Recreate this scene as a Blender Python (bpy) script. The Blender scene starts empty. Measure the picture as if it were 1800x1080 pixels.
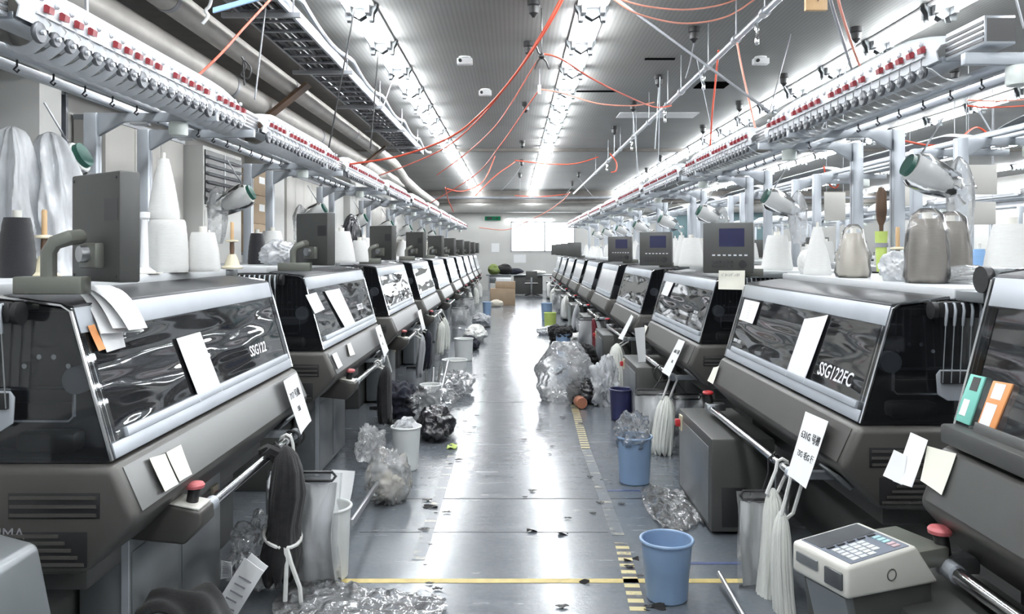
import bpy, bmesh, math, random
from mathutils import Vector, Matrix, noise
rnd = random.Random(11)
SC = bpy.context.scene
CH = {}
COL = SC.collection
PI = math.pi
F, VX, VY, H = 1418.0, 903.0, 440.0, 1.65          # focal length in px, vanishing point, eye height
LX, LY0, LP = -1.29, 2.585, 2.87                    # front line, first near end and pitch of the machines on one side
RX, RY0, RP = 1.41, 3.275, 2.84                     # and on the other
ML = 2.1                                            # machine length
BZ = 1.495                                          # top of the yarn boards
ORD = ['first', 'second', 'third', 'fourth', 'fifth', 'sixth', 'seventh', 'eighth', 'ninth', 'tenth', 'eleventh', 'twelfth']

def at(px, py, Z): return Vector(((px - VX) * Z / F, Z, H - (py - VY) * Z / F))
def on_z(px, py, z=0.0):
    Z = (H - z) * F / (py - VY)
    return Vector(((px - VX) * Z / F, Z, z))
def on_plane(px, py, p, n):
    d = Vector(((px - VX) / F, 1, -(py - VY) / F)); o = Vector((0, 0, H))
    return o + d * ((p - o).dot(n) / d.dot(n))

# ---------------------------------------------------------------- materials
def new_mat(name):
    m = bpy.data.materials.new(name); m.use_nodes = True
    nt = m.node_tree; nt.nodes.clear()
    out = nt.nodes.new('ShaderNodeOutputMaterial')
    return m, nt, out
def coords(nt, scale=(1, 1, 1), kind='Object'):
    tc = nt.nodes.new('ShaderNodeTexCoord'); mp = nt.nodes.new('ShaderNodeMapping')
    mp.inputs['Scale'].default_value = scale
    nt.links.new(tc.outputs[kind], mp.inputs['Vector'])
    return mp.outputs['Vector']
def noise_tex(nt, vec, scale, detail=3, rough=.55):
    n = nt.nodes.new('ShaderNodeTexNoise'); n.inputs['Scale'].default_value = scale
    n.inputs['Detail'].default_value = detail; n.inputs['Roughness'].default_value = rough
    nt.links.new(vec, n.inputs['Vector']); return n
def ramp(nt, fac, a, b, p0=.3, p1=.7):
    r = nt.nodes.new('ShaderNodeValToRGB'); e = r.color_ramp.elements
    e[0].position = p0; e[1].position = p1
    e[0].color = (*a, 1) if len(a) == 3 else a; e[1].color = (*b, 1) if len(b) == 3 else b
    nt.links.new(fac, r.inputs['Fac']); return r.outputs['Color']
def bump(nt, height, strength, dist=.01):
    b = nt.nodes.new('ShaderNodeBump'); b.inputs['Strength'].default_value = strength; b.inputs['Distance'].default_value = dist
    nt.links.new(height, b.inputs['Height']); return b.outputs['Normal']
def M(name, col, rough=.5, metal=0., var=.12, vscale=6., bmp=0., bscale=60., stretch=(1, 1, 1), spec=.5, sheen=0., trans=0., coat=0.):
    m, nt, out = new_mat(name)
    p = nt.nodes.new('ShaderNodeBsdfPrincipled')
    vec = coords(nt, stretch)
    n = noise_tex(nt, vec, vscale)
    a = tuple(c * (1 - var) for c in col); b = tuple(min(1, c * (1 + var)) for c in col)
    nt.links.new(ramp(nt, n.outputs['Fac'], a, b), p.inputs['Base Color'])
    p.inputs['Roughness'].default_value = rough; p.inputs['Metallic'].default_value = metal
    p.inputs['Specular IOR Level'].default_value = spec
    if sheen: p.inputs['Sheen Weight'].default_value = sheen
    if trans: p.inputs['Subsurface Weight'].default_value = 0
    if coat: p.inputs['Coat Weight'].default_value = coat; p.inputs['Coat Roughness'].default_value = .08
    if bmp:
        n2 = noise_tex(nt, vec, bscale, 4); nt.links.new(bump(nt, n2.outputs['Fac'], bmp), p.inputs['Normal'])
    nt.links.new(p.outputs[0], out.inputs[0]); return m
def M_clear(name, tint=(.93, .95, .96), haze=0., rough=.05, ior=1.5, bmp=.0, bscale=3., stretch=(1, 1, 1), hazecol=(.85, .87, .9), bdist=.01, detail=2):
    """clear sheet: see-through, Fresnel reflection, a little milky haze"""
    m, nt, out = new_mat(name)
    tr = nt.nodes.new('ShaderNodeBsdfTransparent'); tr.inputs[0].default_value = (*tint, 1)
    gl = nt.nodes.new('ShaderNodeBsdfGlossy'); gl.inputs['Roughness'].default_value = rough; gl.inputs[0].default_value = (1, 1, 1, 1)
    fr = nt.nodes.new('ShaderNodeFresnel'); fr.inputs['IOR'].default_value = ior
    mx = nt.nodes.new('ShaderNodeMixShader')
    vec = coords(nt, stretch)
    if bmp:
        n2 = noise_tex(nt, vec, bscale, detail); nm = bump(nt, n2.outputs['Fac'], bmp, bdist)
        nt.links.new(nm, gl.inputs['Normal']); nt.links.new(nm, fr.inputs['Normal'])
    base = tr.outputs[0]
    if haze:
        df = nt.nodes.new('ShaderNodeBsdfDiffuse'); df.inputs[0].default_value = (*hazecol, 1)
        tl = nt.nodes.new('ShaderNodeBsdfTranslucent'); tl.inputs[0].default_value = (*hazecol, 1)
        ad = nt.nodes.new('ShaderNodeMixShader'); ad.inputs[0].default_value = .4
        nt.links.new(df.outputs[0], ad.inputs[1]); nt.links.new(tl.outputs[0], ad.inputs[2])
        hz = nt.nodes.new('ShaderNodeMixShader')
        n3 = noise_tex(nt, vec, bscale * 1.7, 3)
        mr = nt.nodes.new('ShaderNodeMapRange'); mr.inputs['From Min'].default_value = .3; mr.inputs['From Max'].default_value = .7
        mr.inputs['To Min'].default_value = haze * .75; mr.inputs['To Max'].default_value = min(1, haze * 1.25)
        nt.links.new(n3.outputs['Fac'], mr.inputs['Value']); nt.links.new(mr.outputs[0], hz.inputs[0])
        nt.links.new(tr.outputs[0], hz.inputs[1]); nt.links.new(ad.outputs[0], hz.inputs[2]); base = hz.outputs[0]
    nt.links.new(fr.outputs[0], mx.inputs[0]); nt.links.new(base, mx.inputs[1]); nt.links.new(gl.outputs[0], mx.inputs[2])
    nt.links.new(mx.outputs[0], out.inputs[0]); return m
def M_emit(name, col, s):
    m, nt, out = new_mat(name); e = nt.nodes.new('ShaderNodeEmission')
    e.inputs[0].default_value = (*col, 1); e.inputs[1].default_value = s
    nt.links.new(e.outputs[0], out.inputs[0]); return m
def M_stripe(name, a, b, axis, period, duty=.5, rough=.5, wear=0., wearcol=(.3, .31, .33)):
    m, nt, out = new_mat(name); p = nt.nodes.new('ShaderNodeBsdfPrincipled'); p.inputs['Roughness'].default_value = rough
    tc = nt.nodes.new('ShaderNodeTexCoord'); sp = nt.nodes.new('ShaderNodeSeparateXYZ'); nt.links.new(tc.outputs['Object'], sp.inputs[0])
    d = nt.nodes.new('ShaderNodeMath'); d.operation = 'DIVIDE'; d.inputs[1].default_value = period; nt.links.new(sp.outputs[axis], d.inputs[0])
    f = nt.nodes.new('ShaderNodeMath'); f.operation = 'FRACT'; nt.links.new(d.outputs[0], f.inputs[0])
    g = nt.nodes.new('ShaderNodeMath'); g.operation = 'GREATER_THAN'; g.inputs[1].default_value = duty; nt.links.new(f.outputs[0], g.inputs[0])
    mx = nt.nodes.new('ShaderNodeMix'); mx.data_type = 'RGBA'; mx.inputs[6].default_value = (*a, 1); mx.inputs[7].default_value = (*b, 1)
    nt.links.new(g.outputs[0], mx.inputs[0]); colr = mx.outputs[2]
    if wear:
        n = noise_tex(nt, tc.outputs['Object'], 9, 5)
        mr = nt.nodes.new('ShaderNodeMapRange'); mr.inputs['From Min'].default_value = 1 - wear - .05; mr.inputs['From Max'].default_value = 1 - wear + .05
        nt.links.new(n.outputs['Fac'], mr.inputs['Value'])
        m2 = nt.nodes.new('ShaderNodeMix'); m2.data_type = 'RGBA'; nt.links.new(mr.outputs[0], m2.inputs[0]); nt.links.new(colr, m2.inputs[6]); m2.inputs[7].default_value = (*wearcol, 1); colr = m2.outputs[2]
    nt.links.new(colr, p.inputs['Base Color']); nt.links.new(p.outputs[0], out.inputs[0]); return m

W = {}
W['body'] = M('machine_grey_enamel', (.062, .060, .055), .42, .25, .06, 3, .04, 300)
W['panel'] = M('brushed_grey_panel', (.19, .19, .19), .34, .65, .08, 4, .03, 40, (1, .1, 1))
W['dark'] = M('dark_grey_enamel', (.048, .049, .047), .45, 0, .08, 4, .03, 200)
W['olive'] = M('olive_grey_bracket', (.135, .14, .122), .42, .2, .06, 4)
W['black'] = M('black_plastic', (.012, .012, .013), .4, 0, .1)
W['inner'] = M('oily_dark_steel', (.035, .036, .04), .35, .5, .2, 8)
W['alu'] = M('extruded_aluminium', (.50, .53, .57), .33, .85, .06, 5, .02, 60, (1, .1, 1))
W['aluw'] = M('anodised_pale_aluminium', (.44, .47, .51), .42, .4, .06, 3)
W['chrome'] = M('polished_steel_tube', (.75, .76, .78), .14, 1., .03)
W['steel'] = M('brushed_steel', (.45, .46, .48), .3, .9, .1, 5)
W['greycab'] = M('grey_sheet_metal', (.22, .235, .245), .32, .55, .1, 3)
W['white'] = M('white_enamel', (.78, .79, .80), .4, 0, .03)
W['board'] = M('white_laminate_board', (.60, .62, .64), .3, 0, .05, 3)
W['cream'] = M('cream_plastic', (.66, .65, .60), .42, 0, .03)
W['rail'] = M('white_plastic_rail', (.52, .54, .57), .38, 0, .04)
W['red'] = M('red_plastic', (.42, .025, .03), .35, 0, .1)
W['redd'] = M('dark_red_lever', (.20, .012, .018), .4, 0, .1)
W['pink'] = M('faded_red_plastic', (.50, .13, .14), .4, 0, .1)
W['yarnw'] = M('white_yarn', (.66, .66, .645), .85, 0, .04, 20, .35, 90, (1, 1, 14), .2, .3)
W['yarnc'] = M('cream_yarn', (.68, .63, .54), .85, 0, .05, 20, .35, 90, (1, 1, 14), .2, .3)
W['yarnt'] = M('taupe_yarn', (.30, .265, .23), .9, 0, .08, 20, .35, 90, (1, 1, 14), .2, .3)
W['yarnk'] = M('black_yarn', (.015, .015, .018), .9, 0, .1, 20, .35, 90, (1, 1, 14), .2, .3)
W['yarnp'] = M('pink_yarn', (.55, .40, .43), .9, 0, .06, 20, .35, 90, (1, 1, 14), .2, .3)
W['yarnb'] = M('blue_yarn', (.22, .38, .62), .85, 0, .06, 20, .35, 90, (1, 1, 14), .2, .3)
W['yarng'] = M('grey_yarn', (.35, .36, .38), .9, 0, .06, 20, .35, 90, (1, 1, 14), .2, .3)
W['hank'] = M('offwhite_wool', (.70, .71, .67), .9, 0, .14, 40, .5, 70, (1, 1, .06), .2, .3)
W['blackcloth'] = M('black_knit_cloth', (.012, .0115, .0125), .85, 0, .3, 30, .4, 260, (1, 1, 1), .2, .15)
W['navycloth'] = M('navy_knit_cloth', (.012, .013, .022), .9, 0, .3, 30, .4, 260, (1, 1, 1), .2, .1)
W['redcloth'] = M('dark_red_knit', (.13, .014, .022), .9, 0, .2, 30, .4, 260)
W['whitecloth'] = M('white_cotton_tape', (.74, .74, .72), .85, 0, .05, 30, .2, 200)
W['card'] = M('cardboard', (.33, .245, .165), .8, 0, .08, 5)
W['wood'] = M('pale_wood', (.50, .33, .17), .5, 0, .2, 6, .1, 40, (1, 1, .1))
W['brown'] = M('brown_wood', (.10, .055, .03), .5, 0, .25, 10)
W['ivory'] = M('ivory_plastic', (.62, .57, .42), .4, 0, .04)
W['bluebin'] = M('blue_plastic_bucket', (.24, .35, .52), .32, 0, .05, 3)
W['whitebin'] = M('white_plastic_bin', (.68, .70, .69), .35, 0, .04, 3)
W['navybin'] = M('navy_plastic_bin', (.02, .022, .075), .35, 0, .1, 3)
W['paper'] = M('white_paper', (.80, .81, .82), .7, 0, .02)
W['cpaper'] = M('cream_note_paper', (.74, .73, .64), .7, 0, .03)
W['lpaper'] = M_stripe('ruled_white_paper', (.80, .80, .81), (.62, .63, .66), 2, .0125, .86, .7)
W['ink'] = M('black_ink', (.012, .012, .014), .7)
W['greyink'] = M('grey_ink', (.22, .22, .24), .7)
W['mutedink'] = M('white_lettering', (.80, .81, .83), .6)
W['green'] = M('mint_card_box', (.20, .55, .47), .5, 0, .04)
W['orange'] = M('orange_card_box', (.75, .32, .12), .5, 0, .06)
W['lime'] = M('lime_plastic', (.50, .62, .16), .4, 0, .04)
W['limecloth'] = M('lime_green_cloth', (.13, .17, .045), .8, 0, .1)
W['dkgreen'] = M('dark_green_plastic', (.012, .075, .055), .4)
W['tapegrey'] = M('grey_duct_tape', (.3, .3, .33), .5)
W['hose'] = M('orange_red_air_hose', (.60, .085, .045), .35, 0, .1)
W['hosew'] = M('pale_red_air_hose', (.62, .26, .20), .35, 0, .1)
W['cable'] = M('black_cable', (.02, .02, .022), .5)
W['greycable'] = M('grey_conduit', (.28, .29, .31), .4, .4)
W['pipe'] = M('silver_pipe_lagging', (.46, .44, .41), .5, .35, .12, 3, .25, 9)
W['tray'] = M('galvanised_tray', (.36, .37, .39), .4, .8, .12)
W['screen'] = M('dark_blue_screen', (.02, .022, .06), .12, 0, .1, 2)
W['keys'] = M('pale_key_caps', (.62, .64, .66), .5)
W['disc'] = M('dark_grey_disc', (.085, .09, .10), .35, .3)
W['void'] = M('dark_void', (.004, .004, .004), 1., 0, .1, spec=0.)
W['keyd'] = M('dark_key_caps', (.02, .02, .022), .4)
W['keyg'] = M('blue_grey_keypad_film', (.16, .18, .22), .35)
W['lcd'] = M('dark_grey_display', (.07, .075, .08), .2)
W['teal'] = M('teal_tinted_panel', (.12, .20, .22), .25, 0, .06)
W['window'] = M_emit('bright_daylight_pane', (.93, .97, 1.), 5.5)
W['tube'] = M_emit('lit_fluorescent_tube', (.95, .98, 1.), 66.)
W['exit'] = M_emit('lit_exit_sign_green', (.01, .12, .06), .8)
W['lampw'] = M('white_signal_lamp', (.78, .83, .80), .3)
W['clearwin'] = M_clear('clear_cover_sheet', (.90, .92, .94), .055, .04, 1.85, 1., 1.0, (1.1, .6, 4.2), bdist=.045, detail=1.7, hazecol=(.5, .52, .57))
W['clearend'] = M_clear('clear_side_sheet', (.74, .76, .78), .018, .04, 1.5, .10, 2., bdist=.02, hazecol=(.45, .47, .52))
W['edge'] = M_clear('clear_sheet_edge', (.9, .93, .95), .55, .12, 1.5)
W['wrap'] = M_clear('thin_clear_wrap', (.985, .99, .995), .10, .16, 1.35, .5, 7., bdist=.03, detail=2, hazecol=(.95, .96, .98))
W['bag'] = M_clear('clear_plastic_bag', (.985, .99, .995), .27, .16, 1.5, .6, 5., bdist=.04, detail=2, hazecol=(.97, .975, .985))
W['film'] = M_clear('clear_plastic_film', (.96, .97, .98), .16, .16, 1.5, .5, 7., bdist=.04, detail=2, hazecol=(.95, .96, .98))
W['milky'] = M_clear('milky_plastic_sheet', (.93, .95, .98), .75, .2, 1.45, .5, 8., (1, 1, .35), (.93, .95, .98), .03, 2)
W['frost'] = M('pale_frosted_lid', (.45, .46, .48), .22, 0, .05, 2, .1, 5)
W['blackbag'] = M('black_bin_bag', (.018, .018, .021), .18, 0, .2, 5, .8, 18)
W['copper'] = M('copper_brown_spool', (.36, .15, .09), .45)

# the floor: grey epoxy with scuffs and worn gloss
m, nt, out = new_mat('grey_epoxy_floor'); p = nt.nodes.new('ShaderNodeBsdfPrincipled')
v = coords(nt); vs = coords(nt, (.35, 2.2, 1))
n1 = noise_tex(nt, v, 1.3, 6, .6); n2 = noise_tex(nt, vs, 6, 5, .6); n3 = noise_tex(nt, v, 34, 5, .65)
c1 = ramp(nt, n1.outputs['Fac'], (.105, .120, .138), (.150, .165, .183), .3, .7)
mx = nt.nodes.new('ShaderNodeMix'); mx.data_type = 'RGBA'; mx.blend_type = 'MULTIPLY'; mx.inputs[0].default_value = .5
nt.links.new(c1, mx.inputs[6]); nt.links.new(ramp(nt, n3.outputs['Fac'], (.8, .8, .8), (1.1, 1.1, 1.1), .38, .62), mx.inputs[7])
nt.links.new(mx.outputs[2], p.inputs['Base Color'])
rr = ramp(nt, n2.outputs['Fac'], (.17, .17, .17), (.30, .30, .30), .3, .75); nt.links.new(rr, p.inputs['Roughness'])
ad = nt.nodes.new('ShaderNodeMath'); ad.operation = 'ADD'; nt.links.new(n2.outputs['Fac'], ad.inputs[0]); nt.links.new(n3.outputs['Fac'], ad.inputs[1])
nt.links.new(bump(nt, ad.outputs[0], .12, .006), p.inputs['Normal']); p.inputs['Specular IOR Level'].default_value = .7
p.inputs['Coat Weight'].default_value = .15; p.inputs['Coat Roughness'].default_value = .12
nt.links.new(p.outputs[0], out.inputs[0]); W['floor'] = m
# the ceiling: ribbed grey boards
m, nt, out = new_mat('ribbed_ceiling_board'); p = nt.nodes.new('ShaderNodeBsdfPrincipled'); v = coords(nt)
wv = nt.nodes.new('ShaderNodeTexWave'); wv.wave_type = 'BANDS'; wv.bands_direction = 'X'; wv.inputs['Scale'].default_value = 7.; wv.inputs['Distortion'].default_value = 0
nt.links.new(v, wv.inputs['Vector'])
n1 = noise_tex(nt, v, .7, 4)
mx = nt.nodes.new('ShaderNodeMix'); mx.data_type = 'RGBA'; mx.blend_type = 'MULTIPLY'; mx.inputs[0].default_value = 1
nt.links.new(ramp(nt, wv.outputs['Fac'], (.18, .18, .176), (.215, .215, .21), .25, .55), mx.inputs[6]); nt.links.new(ramp(nt, n1.outputs['Fac'], (.85, .85, .85), (1.08, 1.08, 1.08)), mx.inputs[7])
nt.links.new(mx.outputs[2], p.inputs['Base Color']); p.inputs['Roughness'].default_value = .6
nt.links.new(p.outputs[0], out.inputs[0]); W['ceiling'] = m
W['wall'] = M('pale_grey_wall_paint', (.56, .56, .54), .7, 0, .05, 1)
W['wallb'] = M('beige_grey_partition', (.50, .49, .46), .6, 0, .04, 1)
W['wallt'] = M('teal_dark_window_frame', (.03, .045, .07), .5)
W['duct'] = M('grey_white_duct', (.48, .48, .46), .5, .2, .1, 2)
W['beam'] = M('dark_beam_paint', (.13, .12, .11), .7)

# ---------------------------------------------------------------- mesh builder
class MB:
    def __init__(s): s.bm = bmesh.new()
    def box(s, x0, x1, y0, y1, z0, z1, mat=None):
        v = [Vector((x, y, z)) for x in (x0, x1) for y in (y0, y1) for z in (z0, z1)]
        if mat: v = [mat @ q for q in v]
        b = [s.bm.verts.new(q) for q in v]
        for f in ((0, 1, 3, 2), (4, 6, 7, 5), (0, 4, 5, 1), (2, 3, 7, 6), (0, 2, 6, 4), (1, 5, 7, 3)): s.bm.faces.new([b[i] for i in f])
        return s
    def hexa(s, a, b):                                  # two quads (4 points each) joined into a solid
        va = [s.bm.verts.new(q) for q in a]; vb = [s.bm.verts.new(q) for q in b]
        s.bm.faces.new(va[::-1]); s.bm.faces.new(vb)
        for i in range(4): s.bm.faces.new((va[i], va[(i + 1) % 4], vb[(i + 1) % 4], vb[i]))
        return s
    def prism(s, poly, y0, y1, fn=None):                # poly in (x,z) pushed along y
        fn = fn or (lambda a, b, y: Vector((a, y, b)))
        A = [s.bm.verts.new(fn(a, b, y0)) for a, b in poly]; B = [s.bm.verts.new(fn(a, b, y1)) for a, b in poly]
        n = len(poly)
        s.bm.faces.new(A); s.bm.faces.new(B[::-1])
        for i in range(n): s.bm.faces.new((A[i], B[i], B[(i + 1) % n], A[(i + 1) % n]))
        return s
    def cyl(s, p0, p1, r0, r1=None, n=14):
        return s.tube([p0, p1], [r0, r0 if r1 is None else r1], n)
    def tube(s, pts, r, n=8, closed=False):
        pts = [Vector(q) for q in pts]; k = len(pts)
        rs = r if isinstance(r, (list, tuple)) else [r] * k
        rings = []; up = None
        for i, q in enumerate(pts):
            if closed: d = pts[(i + 1) % k] - pts[i - 1]
            else: d = pts[min(i + 1, k - 1)] - pts[max(i - 1, 0)]
            if d.length < 1e-9: d = Vector((0, 0, 1))
            d.normalize()
            if up is None: up = Vector((0, 0, 1)) if abs(d.z) < .9 else Vector((1, 0, 0))
            u = (up - d * up.dot(d))
            if u.length < 1e-6: u = d.orthogonal()
            u.normalize(); up = u; w = d.cross(u)
            rings.append([s.bm.verts.new(q + (u * math.cos(2 * PI * j / n) + w * math.sin(2 * PI * j / n)) * rs[i]) for j in range(n)])
        m = k if closed else k - 1
        for i in range(m):
            a, b = rings[i], rings[(i + 1) % k]
            for j in range(n): s.bm.faces.new((a[j], a[(j + 1) % n], b[(j + 1) % n], b[j]))
        if not closed: s.bm.faces.new(rings[0][::-1]); s.bm.faces.new(rings[-1])
        return s
    def lathe(s, prof, n=24, o=(0, 0, 0), fn=None, cap=True):
        rings = []
        for r, z in prof:
            ring = []
            for j in range(n):
                a = 2 * PI * j / n; q = Vector((r * math.cos(a), r * math.sin(a), z))
                if fn: q = fn(q, a)
                ring.append(s.bm.verts.new(q + Vector(o)))
            rings.append(ring)
        for a, b in zip(rings, rings[1:]):
            for j in range(n): s.bm.faces.new((a[j], a[(j + 1) % n], b[(j + 1) % n], b[j]))
        if cap: s.bm.faces.new(rings[0][::-1]); s.bm.faces.new(rings[-1])
        return s
    def sheet(s, fn, nu, nv, th=.001):                  # fn(u,v)->Vector, closed thin solid
        P = [[Vector(fn(i / nu, j / nv)) for j in range(nv + 1)] for i in range(nu + 1)]
        def nrm(i, j):
            a = P[min(i + 1, nu)][j] - P[max(i - 1, 0)][j]; b = P[i][min(j + 1, nv)] - P[i][max(j - 1, 0)]
            c = a.cross(b); return c.normalized() if c.length > 1e-12 else Vector((0, 0, 1))
        A = [[s.bm.verts.new(P[i][j] + nrm(i, j) * th / 2) for j in range(nv + 1)] for i in range(nu + 1)]
        B = [[s.bm.verts.new(P[i][j] - nrm(i, j) * th / 2) for j in range(nv + 1)] for i in range(nu + 1)]
        for i in range(nu):
            for j in range(nv):
                s.bm.faces.new((A[i][j], A[i + 1][j], A[i + 1][j + 1], A[i][j + 1]))
                s.bm.faces.new((B[i][j], B[i][j + 1], B[i + 1][j + 1], B[i + 1][j]))
        for i in range(nu):
            s.bm.faces.new((A[i][0], B[i][0], B[i + 1][0], A[i + 1][0])); s.bm.faces.new((A[i][nv], A[i + 1][nv], B[i + 1][nv], B[i][nv]))
        for j in range(nv):
            s.bm.faces.new((A[0][j], A[0][j + 1], B[0][j + 1], B[0][j])); s.bm.faces.new((A[nu][j], B[nu][j], B[nu][j + 1], A[nu][j + 1]))
        return s
    def blob(s, c, rad, amp=.2, fr=3., seed=0, flat=None, sub=5, squash=None):
        r = bmesh.ops.create_icosphere(s.bm, subdivisions=sub, radius=1.)
        sd = Vector((seed * 7.3, seed * 3.1, seed * 1.7)); c = Vector(c)
        for v in r['verts']:
            d = v.co.normalized()
            w_ = Vector((noise.noise(d * 2 + sd), noise.noise(d * 2 - sd), 0)) * .5; k = 1 + amp * (.9 * noise.noise(d * fr * .45 + sd) + .75 * (.35 - 1.6 * abs(noise.noise((d + w_) * fr * .55 + sd))) + .28 * (.35 - 1.6 * abs(noise.noise((d + w_) * fr * 1.3 + sd))))
            q = Vector((d.x * rad[0] * k, d.y * rad[1] * k, d.z * rad[2] * k))
            if squash: q = squash(q)
            q += c
            if flat is not None and q.z < flat: q.z = flat + (q.z - flat) * .02
            v.co = q
        return s
    def build(s, name, mat, parent=None, bevel=0., seg=2, smooth=True, ang=35, loc=None):
        bm = s.bm
        bmesh.ops.recalc_face_normals(bm, faces=bm.faces)
        if bevel:
            ed = [e for e in bm.edges if len(e.link_faces) == 2 and e.calc_face_angle(0) > math.radians(25)]
            bmesh.ops.bevel(bm, geom=ed, offset=bevel, segments=seg, profile=.5, affect='EDGES', clamp_overlap=True)
        if loc is not None:
            for v in bm.verts: v.co -= Vector(loc)
        me = bpy.data.meshes.new(name); bm.to_mesh(me); bm.free()
        if smooth:
            me.polygons.foreach_set('use_smooth', [True] * len(me.polygons)); me.set_sharp_from_angle(angle=math.radians(ang))
        me.materials.append(W[mat] if isinstance(mat, str) else mat)
        o = bpy.data.objects.new(name, me); COL.objects.link(o)
        if parent is not None: o.parent = parent; CH.setdefault(parent.name, []).append(o)
        elif loc is not None: o.location = loc
        return o
def tag(o, label, cat, group=None):
    o['label'] = label; o['category'] = cat
    if group: o['group'] = group
    return o
def empty(name, loc=(0, 0, 0), rz=0., label=None, cat=None, group=None):
    o = bpy.data.objects.new(name, None); COL.objects.link(o); o.location = loc; o.rotation_euler = (0, 0, rz)
    o.empty_display_size = .1
    if label: tag(o, label, cat, group)
    return o
def struct(o): o['kind'] = 'structure'; return o
def dup(root, loc, rz=None, label=None, group=None):
    def cp(o, par):
        c = o.copy(); COL.objects.link(c)
        if par is not None: c.parent = par; CH.setdefault(par.name, []).append(c)
        for ch in CH.get(o.name, ()): cp(ch, c)
        return c
    r = cp(root, None); r.location = loc
    if rz is not None: r.rotation_euler = (0, 0, rz)
    if label: r['label'] = label
    if group: r['group'] = group
    return r
def text_mesh(body, size, mat, name='lettering', parent=None, matrix=None, shear=0., depth=.0006, align='CENTER', bold=0.):
    c = bpy.data.curves.new('t', 'FONT'); c.body = body; c.size = size; c.align_x = align; c.align_y = 'CENTER'; c.extrude = depth; c.shear = shear; c.resolution_u = 3; c.offset = bold
    o = bpy.data.objects.new('t', c); COL.objects.link(o)
    dg = bpy.context.evaluated_depsgraph_get(); me = bpy.data.meshes.new_from_object(o.evaluated_get(dg))
    bpy.data.objects.remove(o); bpy.data.curves.remove(c)
    if matrix is not None: me.transform(matrix)
    me.materials.clear(); me.materials.append(W[mat])
    t = bpy.data.objects.new(name, me); COL.objects.link(t)
    if parent is not None: t.parent = parent
    return t
# ---------------------------------------------------------------- camera and world
cam = bpy.data.cameras.new('camera'); co = bpy.data.objects.new('camera', cam); COL.objects.link(co)
co.location = (0, 0, H); co.rotation_euler = (PI / 2, 0, 0)
cam.sensor_width = 36; cam.lens = 36 * F / 1800; cam.shift_x = (900 - VX) / 1800; cam.shift_y = -(540 - VY) / 1800
cam.clip_start = .05; cam.clip_end = 100
SC.camera = co
w = bpy.data.worlds.new('world'); SC.world = w; w.use_nodes = True
w.node_tree.nodes['Background'].inputs[0].default_value = (.75, .85, 1, 1); w.node_tree.nodes['Background'].inputs[1].default_value = .3
SC.view_settings.view_transform = 'Standard'; SC.view_settings.look = 'None'; SC.view_settings.exposure = .55; SC.view_settings.gamma = 1
SC.view_settings.use_curve_mapping = False
SC.cycles.transparent_max_bounces = 24; SC.cycles.max_bounces = 8; SC.cycles.diffuse_bounces = 4; SC.cycles.glossy_bounces = 4
SC.cycles.sample_clamp_indirect = 6; SC.cycles.caustics_reflective = False; SC.cycles.caustics_refractive = False

# ---------------------------------------------------------------- the room
XL, XR, YB, YF, ZC = -4.4, 15., -5., 33., 3.9
def sbox(name, mat, *b, **k): return struct(MB().box(*b).build(name, mat, **k))
sbox('floor', 'floor', XL - .2, XR + .2, YB - .2, YF + .2, -.1, 0)
sbox('ceiling', 'ceiling', XL - .2, XR + .2, YB - .2, YF + .2, ZC, ZC + .1)
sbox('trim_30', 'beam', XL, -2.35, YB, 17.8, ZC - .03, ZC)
sbox('wall_left', 'wall', XL - .2, XL, YB, YF, 0, ZC)
sbox('wall_right', 'wall', XR, XR + .2, YB, YF, 0, ZC)
sbox('wall_back', 'wall', XL, XR, YB - .2, YB, 0, ZC)
# far wall with a daylit window opening
wx0, wx1, wz0, wz1 = -.12, 2.5, 1.58, 2.82
fw = MB()
fw.box(XL, wx0, YF, YF + .2, 0, ZC); fw.box(wx1, XR, YF, YF + .2, 0, ZC); fw.box(wx0, wx1, YF, YF + .2, 0, wz0); fw.box(wx0, wx1, YF, YF + .2, wz1, ZC)
struct(fw.build('wall_far', 'wall'))
wn = struct(MB().box(wx0, wx1, YF + .12, YF + .14, wz0, wz1).build('window_1', 'window'))
f = MB()
for x in (wx0, 1.24, wx1 - .05): f.box(x, x + .05, YF - .02, YF + .06, wz0, wz1)
f.box(wx0, wx1, YF - .02, YF + .06, wz0, wz0 + .05); f.box(wx0, wx1, YF - .02, YF + .06, wz1 - .05, wz1)
f.build('window_frame', 'steel', wn)
# a shallow beam across the ceiling, dark trim and ducts at the far end
struct(MB().box(XL, XR, 17.85, 17.98, ZC - .06, ZC).build('trim_1', 'beam'))
struct(MB().box(XL, XR, 30.6, 31.0, 3.45, ZC).build('trim_2', 'beam'))
struct(MB().box(XL, XR, 32.6, 33.0, 3.3, 3.75).build('trim_3', 'wallb'))
d = MB().cyl((XL + .1, 31.6, 3.32), (XR - .1, 31.6, 3.32), .2, n=20).build('ventilation_duct', 'duct'); tag(d, 'grey-white round duct running across the far end wall', 'duct')
d = MB().cyl((XL + .1, 30.2, 3.62), (XR - .1, 30.2, 3.62), .06, n=12).build('ceiling_conduit', 'greycable'); tag(d, 'thin grey conduit under the ceiling in front of the round duct', 'pipe')
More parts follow.
